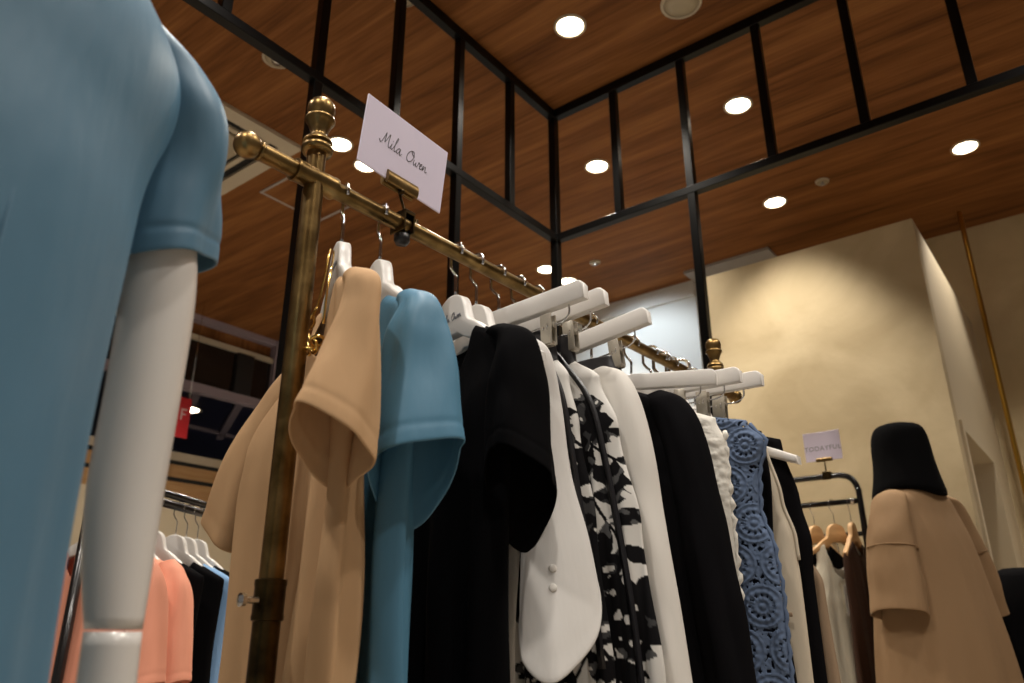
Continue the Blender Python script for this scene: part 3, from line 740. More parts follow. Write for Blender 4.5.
mf = mat('floral cotton', (.7, .7, .7), .9, Specular_IOR_Level=.1); at_ = nd(mf, 'ShaderNodeAttribute', attribute_name='Pattern'); lk(mf, at_.outputs['Color'], bsdf(mf).inputs['Base Color']); bump(mf, 900, .2, .0005); M['floral'] = mf
def floral(s, seed, label, w0, w1, wb, bow):
    g = garment('floral_skirt', label, 'skirt', s, 0)
    rows = [(-.165, -.115, w0, .030, 0), (-.215, -.14, w1[0], .04, 0), (-.30, -.17, w1[1], .04, 0), (-.45, -.20, w1[2], .045, 0), (-.66, -.22, w1[3], .045, 0), (-.9, -.25, w1[3]+.02, .05, 0)]
    rows0 = rows
    o = obj('cloth', body_mesh(rows, None, (0, 0), .0045, ((.040, .1), (.026, .2)), seed, 270, 420, color=floral_fn(seed, -.2, w1[3], -.15, -.80, 27)), 'floral', g); finish(o, 0, .0015)
    rows = [(-.128, -.114, w0+.006, .034, 0), (-.150, -.115, w0+.004, .040, 0), (-.170, -.116, w0+.006, .042, 0), (-.190, -.120, w0+.010, .044, 0)]
    o = obj('waistband', body_mesh(rows, None, (0, 0), .012, ((.021, 0.), (.013, .3)), seed+3, 110, 14), 'black_satin', g); finish(o, 1, .002)
    for k, (fr_, ln) in enumerate(bow):
        ww = lambda z_: ctl(rows0, z_, 2)*fr_
        pts = spline([(ww(-.16)-.004, -.030, -.162), (ww(-.18)+.002, -.026, -.185), (ww(-.24)+.003, -.024, -.25), (ww(-.33)+.003, -.024, -.34), (ww(-.34-ln*.5)+.003, -.024, -.34-ln*.5), (ww(-.34-ln)+.002, -.024, -.34-ln)], 5)
        bb = bm_(); rings = [[p_+V((.006, 0, 0)), p_+V((0, -.0012, 0)), p_+V((-.006, 0, 0)), p_+V((0, .0012, 0))] for p_ in pts]; loft(bb, rings); obj('tie', bb, 'black_satin', g)
    return g
floral(.518, 21, 'black-on-white floral skirt with black waistband next to the white blouse', .106, (.135, .152, .176, .198), 0, ((.97, .3),))
floral(.557, 34, 'black-on-white floral skirt partly hidden behind the first one, beside the white shirt', .116, (.168, .198, .227, .252), 0, ((.90, .42),))

# 6 white long-sleeved shirt
g = garment('white_shirt', 'off-white shirt with long narrow sleeve between floral skirt and black jacket', 'shirt', .613, 3)
rows = [(-.15, -.16, .15, .03, .004), (-.21, -.175, .17, .036, .004), (-.32, -.18, .18, .036, .002), (-.60, -.20, .19, .04, 0), (-.85, -.21, .20, .04, 0)]
o = obj('body', body_mesh(rows, (-.065, .065, -.150, .05, .02), (-.207, -.206), .004, ((.08, .2), (.05, .4)), 18), 'offwhite', g); finish(o)
sleeve(g, 'offwhite', [((.12, .004, -.185), (0, .012, 0), (.024, 0, .008)), ((.158, .006, -.212), (.004, .020, 0), (.026, 0, .010)), ((.182, .010, -.29), (.004, .026, 0), (.028, 0, .010)), ((.198, .012, -.42), (.0, .026, 0), (.028, 0, .010)), ((.222, .012, -.62), (.0, .026, 0), (.028, 0, .01)), ((.235, .012, -.76), (.0, .026, 0), (.028, 0, .01))], seed=8, wr=.002)
sleeve(g, 'offwhite', [((-.12, .004, -.185), (0, .012, 0), (.024, 0, -.008)), ((-.17, .006, -.23), (0, .024, 0), (.03, 0, -.012)), ((-.21, .006, -.45), (0, .028, 0), (.03, 0, -.01)), ((-.23, .006, -.75), (0, .028, 0), (.03, 0, -.01))], seed=6)

# black satin skirt on the third clip hanger
g = garment('black_skirt', 'black skirt waistband clipped on the third bar hanger in front of the black jacket', 'skirt', .690, 0)
rows = [(-.128, -.12, .122, .036, 0), (-.165, -.122, .130, .04, 0), (-.20, -.125, .140, .04, 0), (-.40, -.15, .15, .036, 0), (-.75, -.17, .17, .04, 0)]
o = obj('cloth', body_mesh(rows, None, (0, 0), .004, ((.05, .1), (.03, .2)), 41), 'black_satin', g); finish(o, 1, .002)

# 7 black jacket
g = garment('black_jacket', 'black long-sleeved jacket hanging between the white shirt and the white boucle vest', 'jacket', .79, 0)
rows = [(-.148, -.17, .16, .034, .0), (-.21, -.185, .19, .05, .0), (-.32, -.20, .20, .06, 0), (-.60, -.21, .21, .065, 0), (-.85, -.22, .22, .065, 0)]
o = obj('body', body_mesh(rows, (-.065, .065, -.148, .05, .02), (-.206, -.206), .005, ((.09, .2), (.05, .4)), 23), 'black_soft', g); finish(o)
sleeve(g, 'black_soft', [((.125, .0, -.182), (0, .014, 0), (.026, 0, .008)), ((.162, .002, -.212), (.004, .028, 0), (.032, 0, .010)), ((.188, .006, -.29), (.004, .038, 0), (.036, 0, .012)), ((.203, .008, -.42), (.0, .040, 0), (.036, 0, .012)), ((.225, .008, -.62), (.0, .040, 0), (.036, 0, .01)), ((.24, .008, -.80), (.0, .040, 0), (.036, 0, .01))], seed=7, wr=.003)
sleeve(g, 'black_soft', [((-.125, .0, -.182), (0, .014, 0), (.026, 0, -.008)), ((-.17, .002, -.23), (0, .032, 0), (.034, 0, -.012)), ((-.21, .004, -.45), (0, .04, 0), (.038, 0, -.01)), ((-.24, .004, -.80), (0, .04, 0), (.038, 0, -.01))], seed=6)

# 8 white boucle vest
def boucle(x, z, side):
    d = noise.voronoi(V((x*75, z*75, side*5)))[0][0]
    return .0048*(1-min(1, d*1.5)) + .0012*noise.noise(V((x*220, z*220, side)))
g = garment('boucle_vest', 'white bobbly boucle vest hanging beside the black jacket', 'vest', .965, 0)
rows = [(-.150, -.15, .155, .03, .0), (-.20, -.165, .172, .045, .0), (-.25, -.172, .19, .05, .0), (-.41, -.17, .187, .05, .0), (-.61, -.18, .186, .05, .0), (-.80, -.19, .19, .05, .0)]
o = obj('body', body_mesh(rows, (-.08, .075, -.150, .05, .02), (-.20, -.195), .004, ((.08, .2), (.05, .4)), 27, 120, 190, relief=boucle), 'lace_white', g); finish(o, 0, .002)
bb = bm_(); tube(bb, [V((.187+.003*math.sin(k*1.7), .002*math.cos(k*2.3), -.225-k*.009)) for k in range(62)], [.0045+.0018*math.sin(k*2.1) for k in range(62)], 8); obj('edging', bb, 'lace_white', g)

# 9 blue crochet vest: round medallions and openwork
PT = .082
def cell(x, z):
    r = round((z+.02)/(PT*.92)); off = (r % 2)*PT/2
    cx = round((x-off)/PT)*PT+off; cz = r*PT*.92-.02
    return x-cx, z-cz
def crochet(x, z, side):
    dx, dz = cell(x, z); r = math.hypot(dx, dz); a = math.atan2(dz, dx)
    if r < .037:
        h = .0020*math.cos(2*PI*r/.0125) + .0014*math.cos(a*14)*(1 if r > .012 else 0)*math.sin(PI*r/.037)
        if r < .006: h += .003
        return h + .001
    return .0018*noise.noise(V((x*160, z*160, side))) - .0005
def chole(x, z, side):
    dx, dz = cell(x, z); r = math.hypot(dx, dz); a = math.atan2(dz, dx)
    if .017 < r < .0225 and math.cos(a*12) > .45: return True
    if r > .0395 and noise.noise(V((x*140, z*140, 4))) > .16: return True
    return False
g = garment('crochet_vest', 'slate blue crochet vest with round medallions beside the white boucle vest', 'vest', 1.03, 0)
rows = [(-.160, -.15, .175, .03, .0), (-.20, -.17, .21, .04, .0), (-.238, -.19, .238, .04, .0), (-.31, -.18, .218, .042, .0), (-.37, -.18, .214, .044, .0), (-.45, -.185, .233, .045, .0), (-.52, -.19, .238, .045, .0), (-.68, -.20, .235, .045, .0), (-.85, -.2, .235, .045, 0)]
o = obj('body', body_mesh(rows, (-.09, .09, -.158, .05, .02), (-.20, -.192), .003, ((.08, .2), (.05, .4)), 29, 210, 330, relief=crochet, hole=chole, edge=6), 'lace_blue', g); finish(o, 0, .0022)
o = obj('lining', body_mesh([(r_[0]-.03, r_[1]*.9, r_[2]*.9, r_[3]*.3, r_[4]) for r_ in rows], (-.09, .09, -.19, .05, .02), (-.22, -.22), .003, ((.08, .2), (.05, .4)), 30), mat('navy lining', (.012, .016, .05), .6), g)
bb = bm_()
edge_z = [-.20-.0095*k for k in range(63)]
tube(bb, [V((ctl(rows, zz, 2)+.002+.0022*math.sin(k*2.0), .004, zz)) for k, zz in enumerate(edge_z)], .0042, 8); obj('edging', bb, 'lace_blue', g)

# 10 black lace top, 11 cream vest, 12 black sleeveless top, 13 taupe piece
g = garment('black_lace_top', 'black lace top hanging just behind the blue crochet vest', 'top', 1.085, 0)
rows = [(-.16, -.15, .18, .03, 0), (-.21, -.17, .215, .035, 0), (-.30, -.18, .222, .04, 0), (-.45, -.19, .212, .04, 0), (-.70, -.21, .225, .06, 0), (-.85, -.22, .24, .06, 0)]
o = obj('body', body_mesh(rows, (-.09, .09, -.155, .05, .02), (-.21, -.205), .004, ((.06, .2), (.04, .4)), 31, 100, 150, relief=lambda x, z, s_: .002*noise.noise(V((x*150, z*150, s_)))), 'black_lace', g); finish(o, 0, .002)
white_hanger(1.075, 0, 'white hanger under the black lace top')
g = garment('cream_vest', 'cream sleeveless vest with curved armhole behind the black lace top', 'vest', 1.13, 0)
rows = [(-.16, -.14, .185, .03, 0), (-.22, -.15, .20, .035, 0), (-.34, -.165, .222, .04, 0), (-.42, -.20, .24, .045, 0), (-.50, -.205, .242, .05, 0), (-.80, -.21, .24, .05, 0)]
o = obj('body', body_mesh(rows, (-.09, .09, -.155, .06, .02), (-.205, -.205), .003, ((.08, .2), (.05, .4)), 33, edge=6), 'cream', g); finish(o)
bb = bm_(); tube(bb, [V((ctl(rows, zz, 2)+.001, -.002, zz)) for zz in [-.20-.01*k for k in range(27)]], .0035, 8); obj('binding', bb, 'cream', g)
bb = bm_(); box(bb, (.17, -.0285, -.565), (.225, -.0255, -.557), .001, 1); obj('pocket_welt', bb, 'taupe', g)
white_hanger(1.13, 0, 'white hanger under the cream vest')
g = garment('black_sleeveless_top', 'black sleeveless top with deep armhole next to the cream vest', 'top', 1.175, 0)
rows = [(-.16, -.14, .205, .03, 0), (-.22, -.15, .222, .035, 0), (-.34, -.165, .245, .04, 0), (-.42, -.20, .258, .045, 0), (-.50, -.205, .252, .05, 0), (-.85, -.21, .25, .05, 0)]
o = obj('body', body_mesh(rows, (-.09, .09, -.155, .06, .02), (-.205, -.205), .003, ((.08, .2), (.05, .4)), 35, edge=6), 'black_soft', g); finish(o)
t = white_hanger(1.165, 0, 'thick white hanger with its tip showing beside the black sleeveless top'); t.scale = (1.62, 1.6, 1.22)
g = garment('taupe_blouse', 'taupe top last on the brass rack before the far post', 'top', 1.235, 0)
rows = [(-.20, -.14, .16, .03, 0), (-.30, -.15, .18, .04, 0), (-.42, -.165, .215, .045, 0), (-.50, -.20, .25, .05, 0), (-.85, -.21, .262, .05, 0)]
o = obj('body', body_mesh(rows, (-.09, .09, -.175, .06, .02), (-.205, -.20), .003, ((.08, .2), (.05, .4)), 37, edge=5), 'taupe', g); finish(o)
white_hanger(1.235, 0, 'white hanger under the taupe top, last before the far post')

# ------------------------------------------------------------------ near mannequin in the dusty blue dress
MC = Vector((.088, .607, 0)); AX = Vector((.897, .441, 0)).normalized(); MANG = math.atan2(AX.y, AX.x)
mq = thing('mannequin', 'glossy white mannequin in a dusty blue short-sleeved dress left of the rack', 'mannequin', (MC.x, MC.y, 0), MANG)
# local: x along the shoulders (far shoulder +x), y = left of that, z up
def ell(c, rx, ry, n=40, p=2.3):
    out = []
    for k in range(n):
        a = 2*PI*k/n; ca, sa = math.cos(a), math.sin(a)
        out.append(Vector((c[0]+rx*math.copysign(abs(ca)**(2/p), ca), c[1]+ry*math.copysign(abs(sa)**(2/p), sa), c[2])))
    return out
bb = bm_()
loft(bb, [ell((0, 0, 1.72), .01, .01), ell((0, 0, 1.71), .05, .06), ell((0, 0, 1.62), .072, .085), ell((0, 0, 1.53), .05, .055), ell((0, 0, 1.49), .06, .06), ell((0, 0, 1.455), .13, .075), ell((0, 0, 1.40), .165, .09), ell((0, 0, 1.28), .145, .10), ell((0, 0, 1.05), .11, .085), ell((0, 0, .9), .15, .10), ell((0, 0, .75), .155, .095)])
obj('torso', bb, 'gloss_white', mq)
bb = bm_(); tube(bb, [(0, 0, .02), (0, 0, .8)], .016, 16); lathe(bb, [(0, .0), (.17, .0), (.17, .008), (.16, .012), (0, .014)], 40); obj('stand', bb, 'chrome', mq, True, 40)
ARM = []
bb = bm_()
def aring(c, r, q=1.0): return [Vector((c[0]+math.cos(2*PI*k/28)*r*q, c[1]+math.sin(2*PI*k/28)*r, c[2])) for k in range(28)]
AXX = .178
arm_ctl = [(.180, -.034, 1.40, .018), (.195, -.046, 1.36, .026), (.207, -.060, 1.30, .0305), (.212, -.066, 1.24, .0312), (.212, -.068, 1.15, .0302), (.212, -.068, 1.06, .0292), (.212, -.073, 1.00, .0255), (.212, -.079, .955, .0206)]; AXX = .212; AYY = -.079
cs = spline([a[:3] for a in arm_ctl], 5); rs = [p_.x for p_ in spline([(a[3], 0, 0) for a in arm_ctl], 5)]
loft(bb, [aring(c, r) for c, r in zip(cs, rs)]); arm = obj('arm', bb, 'gloss_white', mq)
bb = bm_()
hand_ctl = [(AXX, AYY, .9535, .0206), (AXX, AYY-.003, .90, .021), (AXX-.003, AYY-.008, .84, .0225), (AXX-.006, AYY-.010, .79, .023)]
cs = spline([a[:3] for a in hand_ctl], 5); rs = [p_.x for p_ in spline([(a[3], 0, 0) for a in hand_ctl], 5)]
loft(bb, [aring(c, r) for c, r in zip(cs, rs)])
loft(bb, [ell((AXX-.010, AYY-.01, .795), .018, .024), ell((AXX-.012, AYY-.01, .76), .015, .034), ell((AXX-.014, AYY-.01, .72), .013, .040), ell((AXX-.014, AYY-.01, .70), .011, .038)])
for k, (yy, ln) in enumerate(((-.030, .062), (-.010, .078), (.010, .084), (.029, .074))):
    tube(bb, spline([(AXX-.014, AYY-.01+yy, .71), (AXX-.016, AYY-.01+yy*1.05, .70-ln*.45), (AXX-.024, AYY-.01+yy*1.05, .70-ln)], 4), [.0085]*5+[.0078]*3+[.006], 10)
tube(bb, spline([(AXX-.012, AYY+.02, .755), (AXX-.012, AYY+.038, .735), (AXX-.018, AYY+.045, .70), (AXX-.02, AYY+.045, .675)], 4), .0085, 10)
obj('forearm', bb, 'gloss_white', mq)
# dress
def dring(z, rx, ry, cx=0, cy=0, fold=0., n=96, seed=0, p=2.4):
    out = []
    for k in range(n):
        a = 2*PI*k/n; ca, sa = math.cos(a), math.sin(a)
        f = 1 + fold*(math.sin(9*a+z*1.5+seed)*.6 + math.sin(14*a-z*2+1)*.35 + .8*noise.noise(Vector((ca*2.2, sa*2.2, z*1.2+seed))))
        out.append(Vector((cx+rx*f*math.copysign(abs(ca)**(2/p), ca), cy+ry*f*math.copysign(abs(sa)**(2/p), sa), z)))
    return out
bb = bm_()
prof = [(1.512, .070, .062, 0), (1.500, .085, .066, 0), (1.485, .118, .072, 0), (1.466, .158, .080, 0), (1.445, .187, .088, 0), (1.42, .198, .096, 0), (1.38, .196, .106, .001), (1.33, .182, .116, .003), (1.25, .170, .125, .012), (1.1, .164, .122, .026), (.95, .166, .124, .036), (.75, .18, .135, .045), (.55, .21, .15, .045), (.45, .22, .155, .05)]
pr = spline([(a, b2, c) for a, b2, c, d_ in prof], 5); fo = spline([(d_, 0, 0) for *_, d_ in prof], 5)
loft(bb, [dring(p_.x, p_.y, p_.z, 0, -.004-.022*sstep(1.27, 1.43, p_.x), f.x) for p_, f in zip(pr, fo)], False)
dr = obj('dress', bb, 'blue_dress', mq); finish(dr, 1, .002); dr['label'] = 'dusty blue crepe dress'
def msleeve(sg):
    rings = [(V((sg*.136, -.026, 1.482)), V((0, .046, 0)), V((.02, 0, .018*sg))), (V((sg*.172, -.030, 1.455)), V((0, .066, 0)), V((.028, 0, .018*sg))), (V((sg*.196, -.030, 1.41)), V((0, .082, 0)), V((.042, 0, .018*sg))), (V((sg*.212, -.035, 1.34)), V((0, .076, -.002)), V((.046, 0, .012*sg))), (V((sg*.222, -.039, 1.272)), V((.004, .072, -.008)), V((.05, .0, .016*sg)))]
    o = obj('sleeve', sleeve_mesh(rings, seed=2, wr=.006, ce=1., kfold=3), 'blue_dress', dr); finish(o, 1, .0025)
msleeve(1); msleeve(-1)
bb = bm_(); tube(bb, [(-.02, -.0755+.0*z_, 1.48-z_*.0) for z_ in (0, 1)] if 0 else [(-.012, -.074, 1.47), (-.012, -.086, 1.43), (-.012, -.112, 1.36), (-.012, -.127, 1.25), (-.012, -.133, 1.0), (-.012, -.14, .8)], .0012, 6); obj('seam', bb, 'blue_dress', dr)

# ------------------------------------------------------------------ mannequin in camel coat and black bucket hat
cq = thing('mannequin', 'mannequin in camel coat and black bucket hat in front of the plaster block', 'mannequin', (3.0, .545, 0), math.radians(-26))
# local: x = right shoulder axis, y = facing
bb = bm_()
loft(bb, [ell((0, .02, 1.64), .01, .01), ell((0, .02, 1.63), .06, .07), ell((0, .02, 1.55), .072, .088), ell((0, .01, 1.46), .05, .055), ell((0, 0, 1.41), .06, .06), ell((0, 0, 1.37), .15, .07), ell((0, 0, 1.20), .14, .09), ell((0, 0, 1.0), .12, .08), ell((0, 0, .8), .15, .09)])
obj('torso', bb, 'gloss_white', cq)
bb = bm_(); tube(bb, [(0, 0, .02), (0, 0, .85)], .016, 16); lathe(bb, [(0, 0), (.16, 0), (.16, .008), (.15, .012), (0, .014)], 40); obj('stand', bb, 'chrome', cq, True, 40)
bb = bm_()
prof = [(1.455, .068, .062, 0), (1.44, .082, .07, 0), (1.415, .115, .082, 0), (1.385, .15, .092, .0), (1.34, .168, .104, .004), (1.25, .19, .135, .008), (1.1, .20, .165, .014), (.9, .225, .195, .02), (.6, .255, .215, .03), (.35, .27, .225, .03)]
prof = [(a, b2*.92, c*.9, d_*1.7) for a, b2, c, d_ in prof]
pr = spline([(a, b2, c) for a, b2, c, d_ in prof], 5); fo = spline([(d_, 0, 0) for *_, d_ in prof], 5)
loft(bb, [dring(p_.x, p_.y, p_.z, 0, -.004, f.x, seed=3) for p_, f in zip(pr, fo)], False)
ct = obj('coat', bb, 'coat', cq); finish(ct, 1, .003); ct['label'] = 'camel coat'
for sg in (-1, 1):
    rings = [(V((sg*.108, -.004, 1.405)), V((0, .045, 0)), V((.02, 0, .016*sg))), (V((sg*.142, -.008, 1.38)), V((0, .066, 0)), V((.028, 0, .012*sg))), (V((sg*.168, -.014, 1.28)), V((0, .082, 0)), V((.045, 0, .01*sg))), (V((sg*.185, -.02, 1.15)), V((0, .092, 0)), V((.055, 0, .012*sg))), (V((sg*.198, -.024, 1.01)), V((0, .098, -.006)), V((.06, 0, .02*sg)))]
    o = obj('sleeve', sleeve_mesh(rings, seed=4+sg, wr=.004), 'coat', ct); finish(o, 1, .003)
    bb = bm_(); tube(bb, [(sg*.176+.053*math.cos(2*PI*k/24), -.0165+.0885*math.sin(2*PI*k/24), 1.222+sg*.011*math.cos(2*PI*k/24)) for k in range(24)], .0022, 6, True); obj('seam', bb, 'coat', ct)
bb = bm_(); lathe(bb, [(.150, 1.402), (.147, 1.42), (.134, 1.47), (.125, 1.52), (.121, 1.545), (.116, 1.60), (.108, 1.635), (.094, 1.657), (.065, 1.668), (0, 1.670)], 40, (0, .015, 0))
for v_ in bb.verts:
    a = math.atan2(v_.co.y, v_.co.x); v_.co.x *= .78; v_.co.y = .015+(v_.co.y-.015)*.84; v_.co.z += .010*math.sin(a*2+.6)*max(0, (1.55-v_.co.z)/.13) + .004*noise.noise(v_.co*14)
    v_.co.x += .008*noise.noise(v_.co*9+V((3, 0, 0)))
hat = obj('bucket_hat', bb, 'hat_black', cq); mod(hat, 'SUBSURF', levels=1, render_levels=1); hat['label'] = 'black felt bucket hat'
# dark outfit standing behind the coat
p = onx(998, 640, 3.22)
dk = thing('black_outfit', 'black garment on a stand half hidden behind the camel coat', 'garment', (3.42, .315, -.03), math.radians(-60))
bb = bm_(); loft(bb, [ell((0, 0, 1.21), .06, .05), ell((0, 0, 1.18), .13, .07), ell((0, 0, 1.05), .14, .09), ell((0, 0, .92), .12, .08), ell((0, 0, .78), .17, .11), ell((0, 0, .40), .24, .17)], True); obj('body', bb, 'black', dk)
for sg in (-1, 1):
    sleeve(dk, 'black', [((sg*.11, 0, 1.185), (0, .03, 0), (.02, 0, .01*sg)), ((sg*.15, 0, 1.15), (0, .05, 0), (.035, 0, .02*sg)), ((sg*.20, 0, 1.06), (0, .065, 0), (.05, 0, .04*sg))], seed=3)
bb = bm_(); tube(bb, [(0, 0, .01), (0, 0, .42)], .014, 14); lathe(bb, [(0, 0), (.14, 0), (.14, .01), (0, .014)], 32); obj('stand', bb, 'chrome', dk, True, 40)

# ------------------------------------------------------------------ black tube rack with the second brand card
TX = 3.2
tr = thing('tube_rack', 'black tube clothes rack with rounded corner before the plaster block', 'clothes rack', (TX, .77, 0))
tp = 1.548; ZB = 1.442
bb = bm_(); tube(bb, spline([(0, 1.15, tp), (0, .5, tp), (0, .12, tp), (0, .05, tp-.004), (0, .018, tp-.022), (0, .002, tp-.06), (0, 0, tp-.12), (0, 0, .9), (0, 0, .02)], 6), .0115, 14); obj('frame_tube', bb, 'blackrail', tr)
bb = bm_(); tube(bb, spline([(0, 1.15, tp), (0, 1.22, tp-.01), (0, 1.26, tp-.06), (0, 1.26, tp-.15), (0, 1.26, .02)], 6), .0115, 14); obj('end_tube', bb, 'blackrail', tr)
bb = bm_(); tube(bb, [(0, .002, ZB), (0, 1.258, ZB)], .0105, 14); obj('hanging_rail', bb, 'blackrail', tr)
for yy in (.0, 1.26):
    bb = bm_(); tube(bb, [(-.22, yy, .014), (.22, yy, .014)], .0135, 12); obj('foot', bb, 'blackrail', tr)
    bb = bm_(); tube(bb, [(0, yy+(.02 if yy < 1 else -.02), ZB), (0, yy+(.034 if yy < 1 else -.034), ZB)], .0135, 14); obj('end_cap', bb, 'chrome', tr)
# its card
a_, b_ = onx(802, 431, TX-.012), onx(843, 458, TX-.012)
cy0 = (a_.y+b_.y)/2; W2 = abs(a_.y-b_.y); H2 = .118
tc2 = thing('name_card', 'small lilac white card with grey capitals on the black tube rack', 'sign', (TX-.012, cy0, 1.61), math.radians(-90))
bb = bm_(); box(bb, (-W2/2, -.0015, 0), (W2/2, .0015, H2), .0006, 1); obj('card', bb, 'card', tc2, False)
cu = bpy.data.curves.new('lettering', 'FONT'); cu.body = 'TODAYFUL'; cu.size = .026; cu.align_x = 'CENTER'; cu.align_y = 'CENTER'; cu.extrude = .0002; cu.space_character = 1.12
tmp = bpy.data.objects.new('tmp', cu); COL.objects.link(tmp); bpy.context.view_layer.update()
me = bpy.data.meshes.new_from_object(tmp.evaluated_get(bpy.context.evaluated_depsgraph_get())); bpy.data.objects.remove(tmp)
me.materials.append(M['grey_ink']); lt = bpy.data.objects.new('lettering', me); COL.objects.link(lt); lt.parent = tc2; lt.location = (0, -.002, H2*.42); lt.rotation_euler = (PI/2, 0, 0)
ck = thing('card_clip', 'small brass clip holding the card on the black tube rack', 'clip', (TX, cy0, tp), math.radians(-90))
bb = bm_(); box(bb, (-.032, -.019, .058), (.032, -.008, .072), .002); obj('jaw', bb, 'brass', ck, False)
bb = bm_(); tube(bb, [(0, -.012, .014), (0, -.013, .060)], .003, 8); obj('stem', bb, 'dark_brass', ck)
bb = bm_(); box(bb, (-.016, -.017, -.016), (.016, -.0117, .018), .002); box(bb, (-.016, -.017, .0118), (.016, .015, .018), .002); obj('clamp_block', bb, 'dark_brass', ck, False)
# wooden hangers and clothes on it
HB = None
def wood_hanger(y, label, yaw=0):
    global HB
    loc = (TX, y, ZB); rz = math.radians(yaw)
    if HB is None:
        HB = thing('wooden_hanger', label, 'hanger', loc, rz, 'wooden hangers on the tube rack')
        obj('hook', hook_mesh(-.083, .0016, -1, .0105), 'chrome', HB); obj('body', coat_hanger_mesh(.155), 'light_wood', HB, True, 50)
        return HB
    return dup(HB, loc, rz, label)
wood_hanger(.878, 'pale wooden hanger holding the cream knit tank top', -38)
wood_hanger(.955, 'pale wooden hanger left of the one with the knit tank', -22)
wood_hanger(1.03, 'pale wooden hanger half hidden behind the white hanger tip', -22)
def tgarment(name, label, cat, y, rows, neck, tips, m, seed, yaw=0, **kw):
    g = garment(name, label, cat, 0, 0, 'clothes on the tube rack', (TX, y, ZB), math.radians(yaw))
    o = obj('body', body_mesh(rows, neck, tips, .004, ((.08, .2), (.05, .4)), seed, **kw), m, g); finish(o, 0 if kw else 1, .002)
    return g
def knit(x, z, side): return .0012*math.sin(z*2*PI/.016)*math.sin(x*2*PI/.012)
g = tgarment('knit_tank', 'cream knit tank top with paper tag on the black tube rack', 'top', .878, [(-.15, -.10, .10, .025, 0), (-.22, -.10, .10, .03, 0), (-.31, -.15, .15, .04, 0), (-.38, -.19, .19, .05, 0), (-.7, -.21, .21, .05, 0), (-.85, -.19, .19, .05, 0)], (-.065, .065, -.15, .14, .10), (-.168, -.168), 'knit', 51, -38, nc=70, nr=120, relief=knit)
bb = bm_(); box(bb, (-.03, -.037, -.42), (.03, -.0355, -.31), .0005, 1); tg = obj('price_tag', bb, 'tag', g, False)
bb = bm_(); tube(bb, spline([(0, -.036, -.312), (-.004, -.03, -.28), (-.01, -.02, -.25)], 4), .0008, 6); obj('tag_string', bb, 'tag', tg)
tgarment('brown_dress', 'dark brown garment at the end of the black tube rack', 'garment', .815, [(-.15, -.155, .155, .03, 0), (-.3, -.17, .17, .045, 0), (-.8, -.20, .20, .05, 0)], (-.06, .06, -.148, .06, .02), (-.206, -.206), 'brown_cloth', 53, 0)
wood_hanger(.815, 'pale wooden hanger under the dark brown garment')
tgarment('black_garment', 'black garment left of the cream knit tank', 'garment', .955, [(-.15, -.155, .155, .03, 0), (-.3, -.17, .17, .045, 0), (-.8, -.19, .19, .05, 0)], (-.06, .06, -.148, .08, .03), (-.206, -.206), 'black', 54, -22)
tgarment('taupe_garment', 'taupe garment hanging deepest on the black tube rack', 'garment', 1.03, [(-.15, -.155, .155, .03, 0), (-.3, -.17, .17, .045, 0), (-.8, -.20, .20, .05, 0)], (-.06, .06, -.148, .06, .02), (-.206, -.206), 'taupe', 55, -22)
# chrome wall rail behind it
wr_ = thing('wall_rail', 'thin dark wall rail with chrome fittings behind the black tube rack', 'rail', (3.50, .70, 1.352))
bb = bm_(); tube(bb, [(0, 0, 0), (0, .62, 0)], .010, 12); obj('rail', bb, 'blackrail', wr_)
for yy in (.02, .1, .30, .58):
    bb = bm_(); tube(bb, [(-.012, yy, 0), (.09, yy, 0)], .007, 10); lathe(bb, [(0, 0), (.018, 0), (.018, .006), (0, .008)], 16, (.1, yy, 0), (-1, 0, 0)); obj('bracket', bb, 'chrome', wr_)
for yy in (.06, .14, .2, .26):
    bb = bm_(); tube(bb, spline([(.011, yy, .004), (0, yy, .0128), (-.0125, yy, 0), (-.011, yy, -.02), (0, yy, -.05), (0, yy, -.13), (-.02, yy, -.15), (-.04, yy, -.13)], 4), .003, 8); hk = obj('hook', bb, 'chrome', wr_)
    bb = bm_(); bmesh.ops.create_uvsphere(bb, u_segments=12, v_segments=8, radius=.009, matrix=Matrix.Translation((-.042, yy, -.122))); obj('tip', bb, 'chrome', hk)

# ------------------------------------------------------------------ back-left rack with salmon and black clothes
Q0, Q1 = Vector((1.162, 2.165, 1.31)), Vector((1.393, 2.286, 1.31))
QD = (Q1-Q0).normalized(); QANG = math.atan2(QD.y, QD.x); QA = Q0 - QD*.30
br2 = thing('clothes_rack', 'black rack with white hangers behind the mannequin arm', 'clothes rack', (QA.x, QA.y, 0), QANG)
bb = bm_(); tube(bb, [(0, 0, 1.31), (1.25, 0, 1.31)], .0125, 14); obj('hanging_rail', bb, 'blackrail', br2)
bb = bm_(); tube(bb, [(0, 0, 1.337), (1.25, 0, 1.337)], .0105, 14); obj('top_rail', bb, 'blackrail', br2)
for x in (0, 1.25):
    bb = bm_(); tube(bb, [(x, 0, .02), (x, 0, 1.35)], .0125, 14); tube(bb, [(x, -.22, .014), (x, .22, .014)], .0135, 12); obj('post', bb, 'blackrail', br2)
QV = QANG - PI/2
HB2 = None
def back_hanger(s, label, yaw=0):
    global HB2
    loc = QA + QD*s; rz = QV+math.radians(yaw)
    if HB2 is None:
        HB2 = thing('coat_hanger', label, 'hanger', loc, rz, 'white hangers on the back rack')
        obj('hook', hook_mesh(-.083, .0016, -1, .0125), 'chrome', HB2); obj('body', coat_hanger_mesh(.158), 'hanger_white', HB2, True, 50)
        return HB2
    return dup(HB2, loc, rz, label)
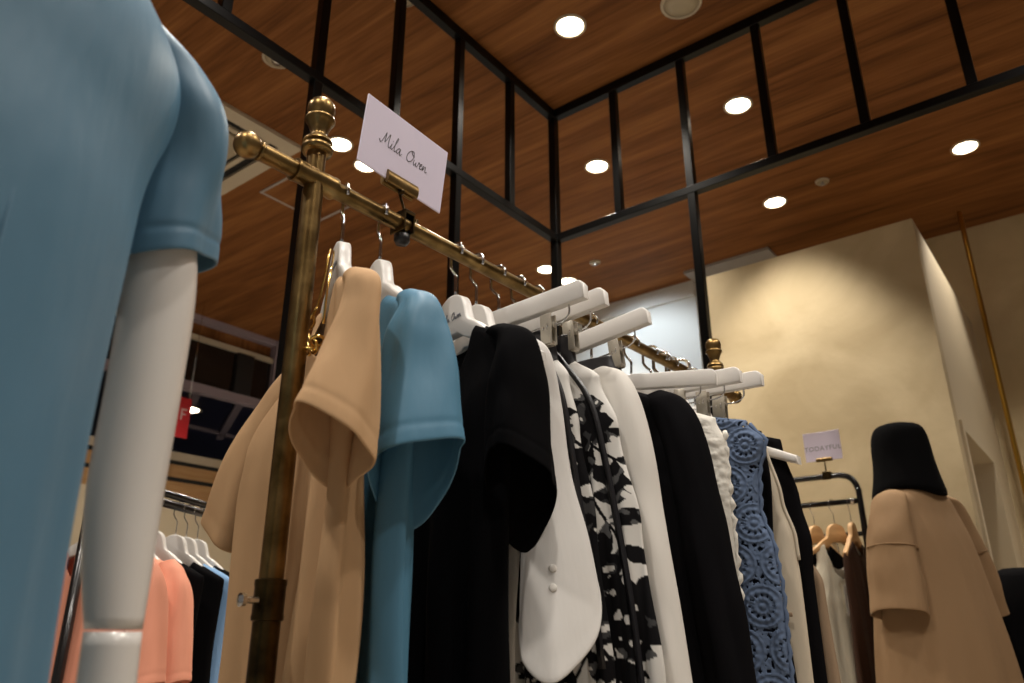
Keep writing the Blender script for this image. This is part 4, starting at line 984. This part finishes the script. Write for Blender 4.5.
def bgarment(name, label, cat, s, rows, neck, tips, m, seed, yaw=0, slv=None):
    g = garment(name, label, cat, 0, 0, 'clothes on the back rack', QA+QD*s, QV+math.radians(yaw))
    o = obj('body', body_mesh(rows, neck, tips, .005, ((.08, .2), (.05, .4)), seed), m, g); finish(o, 1, .002)
    if slv:
        for sg in (-1, 1): sleeve(g, m, [((sg*c[0], c[1], c[2]), a, (b2[0], b2[1], b2[2]*sg)) for c, a, b2 in slv], seed=seed)
    return g
std = [(-.15, -.165, .165, .034, 0), (-.2, -.175, .175, .05, 0), (-.4, -.165, .165, .07, 0), (-.8, -.19, .19, .09, 0), (-1.0, -.2, .2, .1, 0)]
SLV = [((.118, 0, -.18), (0, .014, 0), (.024, 0, .008)), ((.145, 0, -.215), (0, .034, 0), (.03, 0, .012)), ((.165, 0, -.29), (0, .046, 0), (.036, 0, .02)), ((.175, 0, -.48), (0, .056, 0), (.052, 0, .02))]
for k, (s, kind, m, hl, gl, yaw) in enumerate([
    (.05, 'salmon_dress', 'salmon', 'white hanger on the back rack inside the leftmost salmon dress', 'salmon dress seen in the gap between blue dress and mannequin arm', 0),
    (.165, 'salmon_dress', 'salmon', 'white hanger on the back rack carrying the salmon dress beside the arm', 'salmon short-sleeved dress right beside the white mannequin arm', 0),
    (.27, 'black_dress', 'black', 'white hanger on the back rack just right of the salmon dress', 'black dress right next to the salmon dress on the back rack', 0),
    (.375, 'black_dress', 'black', 'frontmost large white hanger on the back rack over a black dress', 'second black dress from the salmon one, under the large white hanger', 0),
    (.43, 'blue_shirt', 'paleblue', 'white hanger on the back rack over a pale blue top', 'pale blue top peeking out beside the beige sleeve', 0),
    (.49, 'black_dress', 'black', 'white hanger on the back rack nearest the beige sleeve', 'black dress mostly hidden behind the beige sleeve', 0)]):
    back_hanger(s, hl, yaw)
    bgarment(kind, gl, 'dress' if 'dress' in kind else 'top', s, std, (-.07, .07, -.15, .09, .03), (-.206, -.206), m, 60+k, yaw, SLV if k < 2 else None)

# ------------------------------------------------------------------ world, camera, render settings
wd = bpy.data.worlds.new('World'); SC.world = wd; wd.use_nodes = True
bg = wd.node_tree.nodes['Background']; bg.inputs['Color'].default_value = (1, .9, .8, 1); bg.inputs['Strength'].default_value = .13
cd = bpy.data.cameras.new('Camera'); co = bpy.data.objects.new('Camera', cd); COL.objects.link(co)
co.location = CAM
rot = Matrix((RT, UP, -FW)).transposed(); co.rotation_euler = rot.to_euler()
cd.sensor_width = 36; cd.lens = FPX*36/1024; cd.clip_start = .02
cd.shift_y = 0
cd.dof.use_dof = True; cd.dof.focus_distance = 1.3; cd.dof.aperture_fstop = 5.0
SC.camera = co
SC.view_settings.view_transform = 'Standard'; SC.view_settings.look = 'None'; SC.view_settings.gamma = 1; SC.view_settings.use_curve_mapping = False
SC.view_settings.exposure = 0.0
SC.cycles.use_denoising = True
SC.cycles.max_bounces = 8
SC.cycles.sample_clamp_indirect = 6
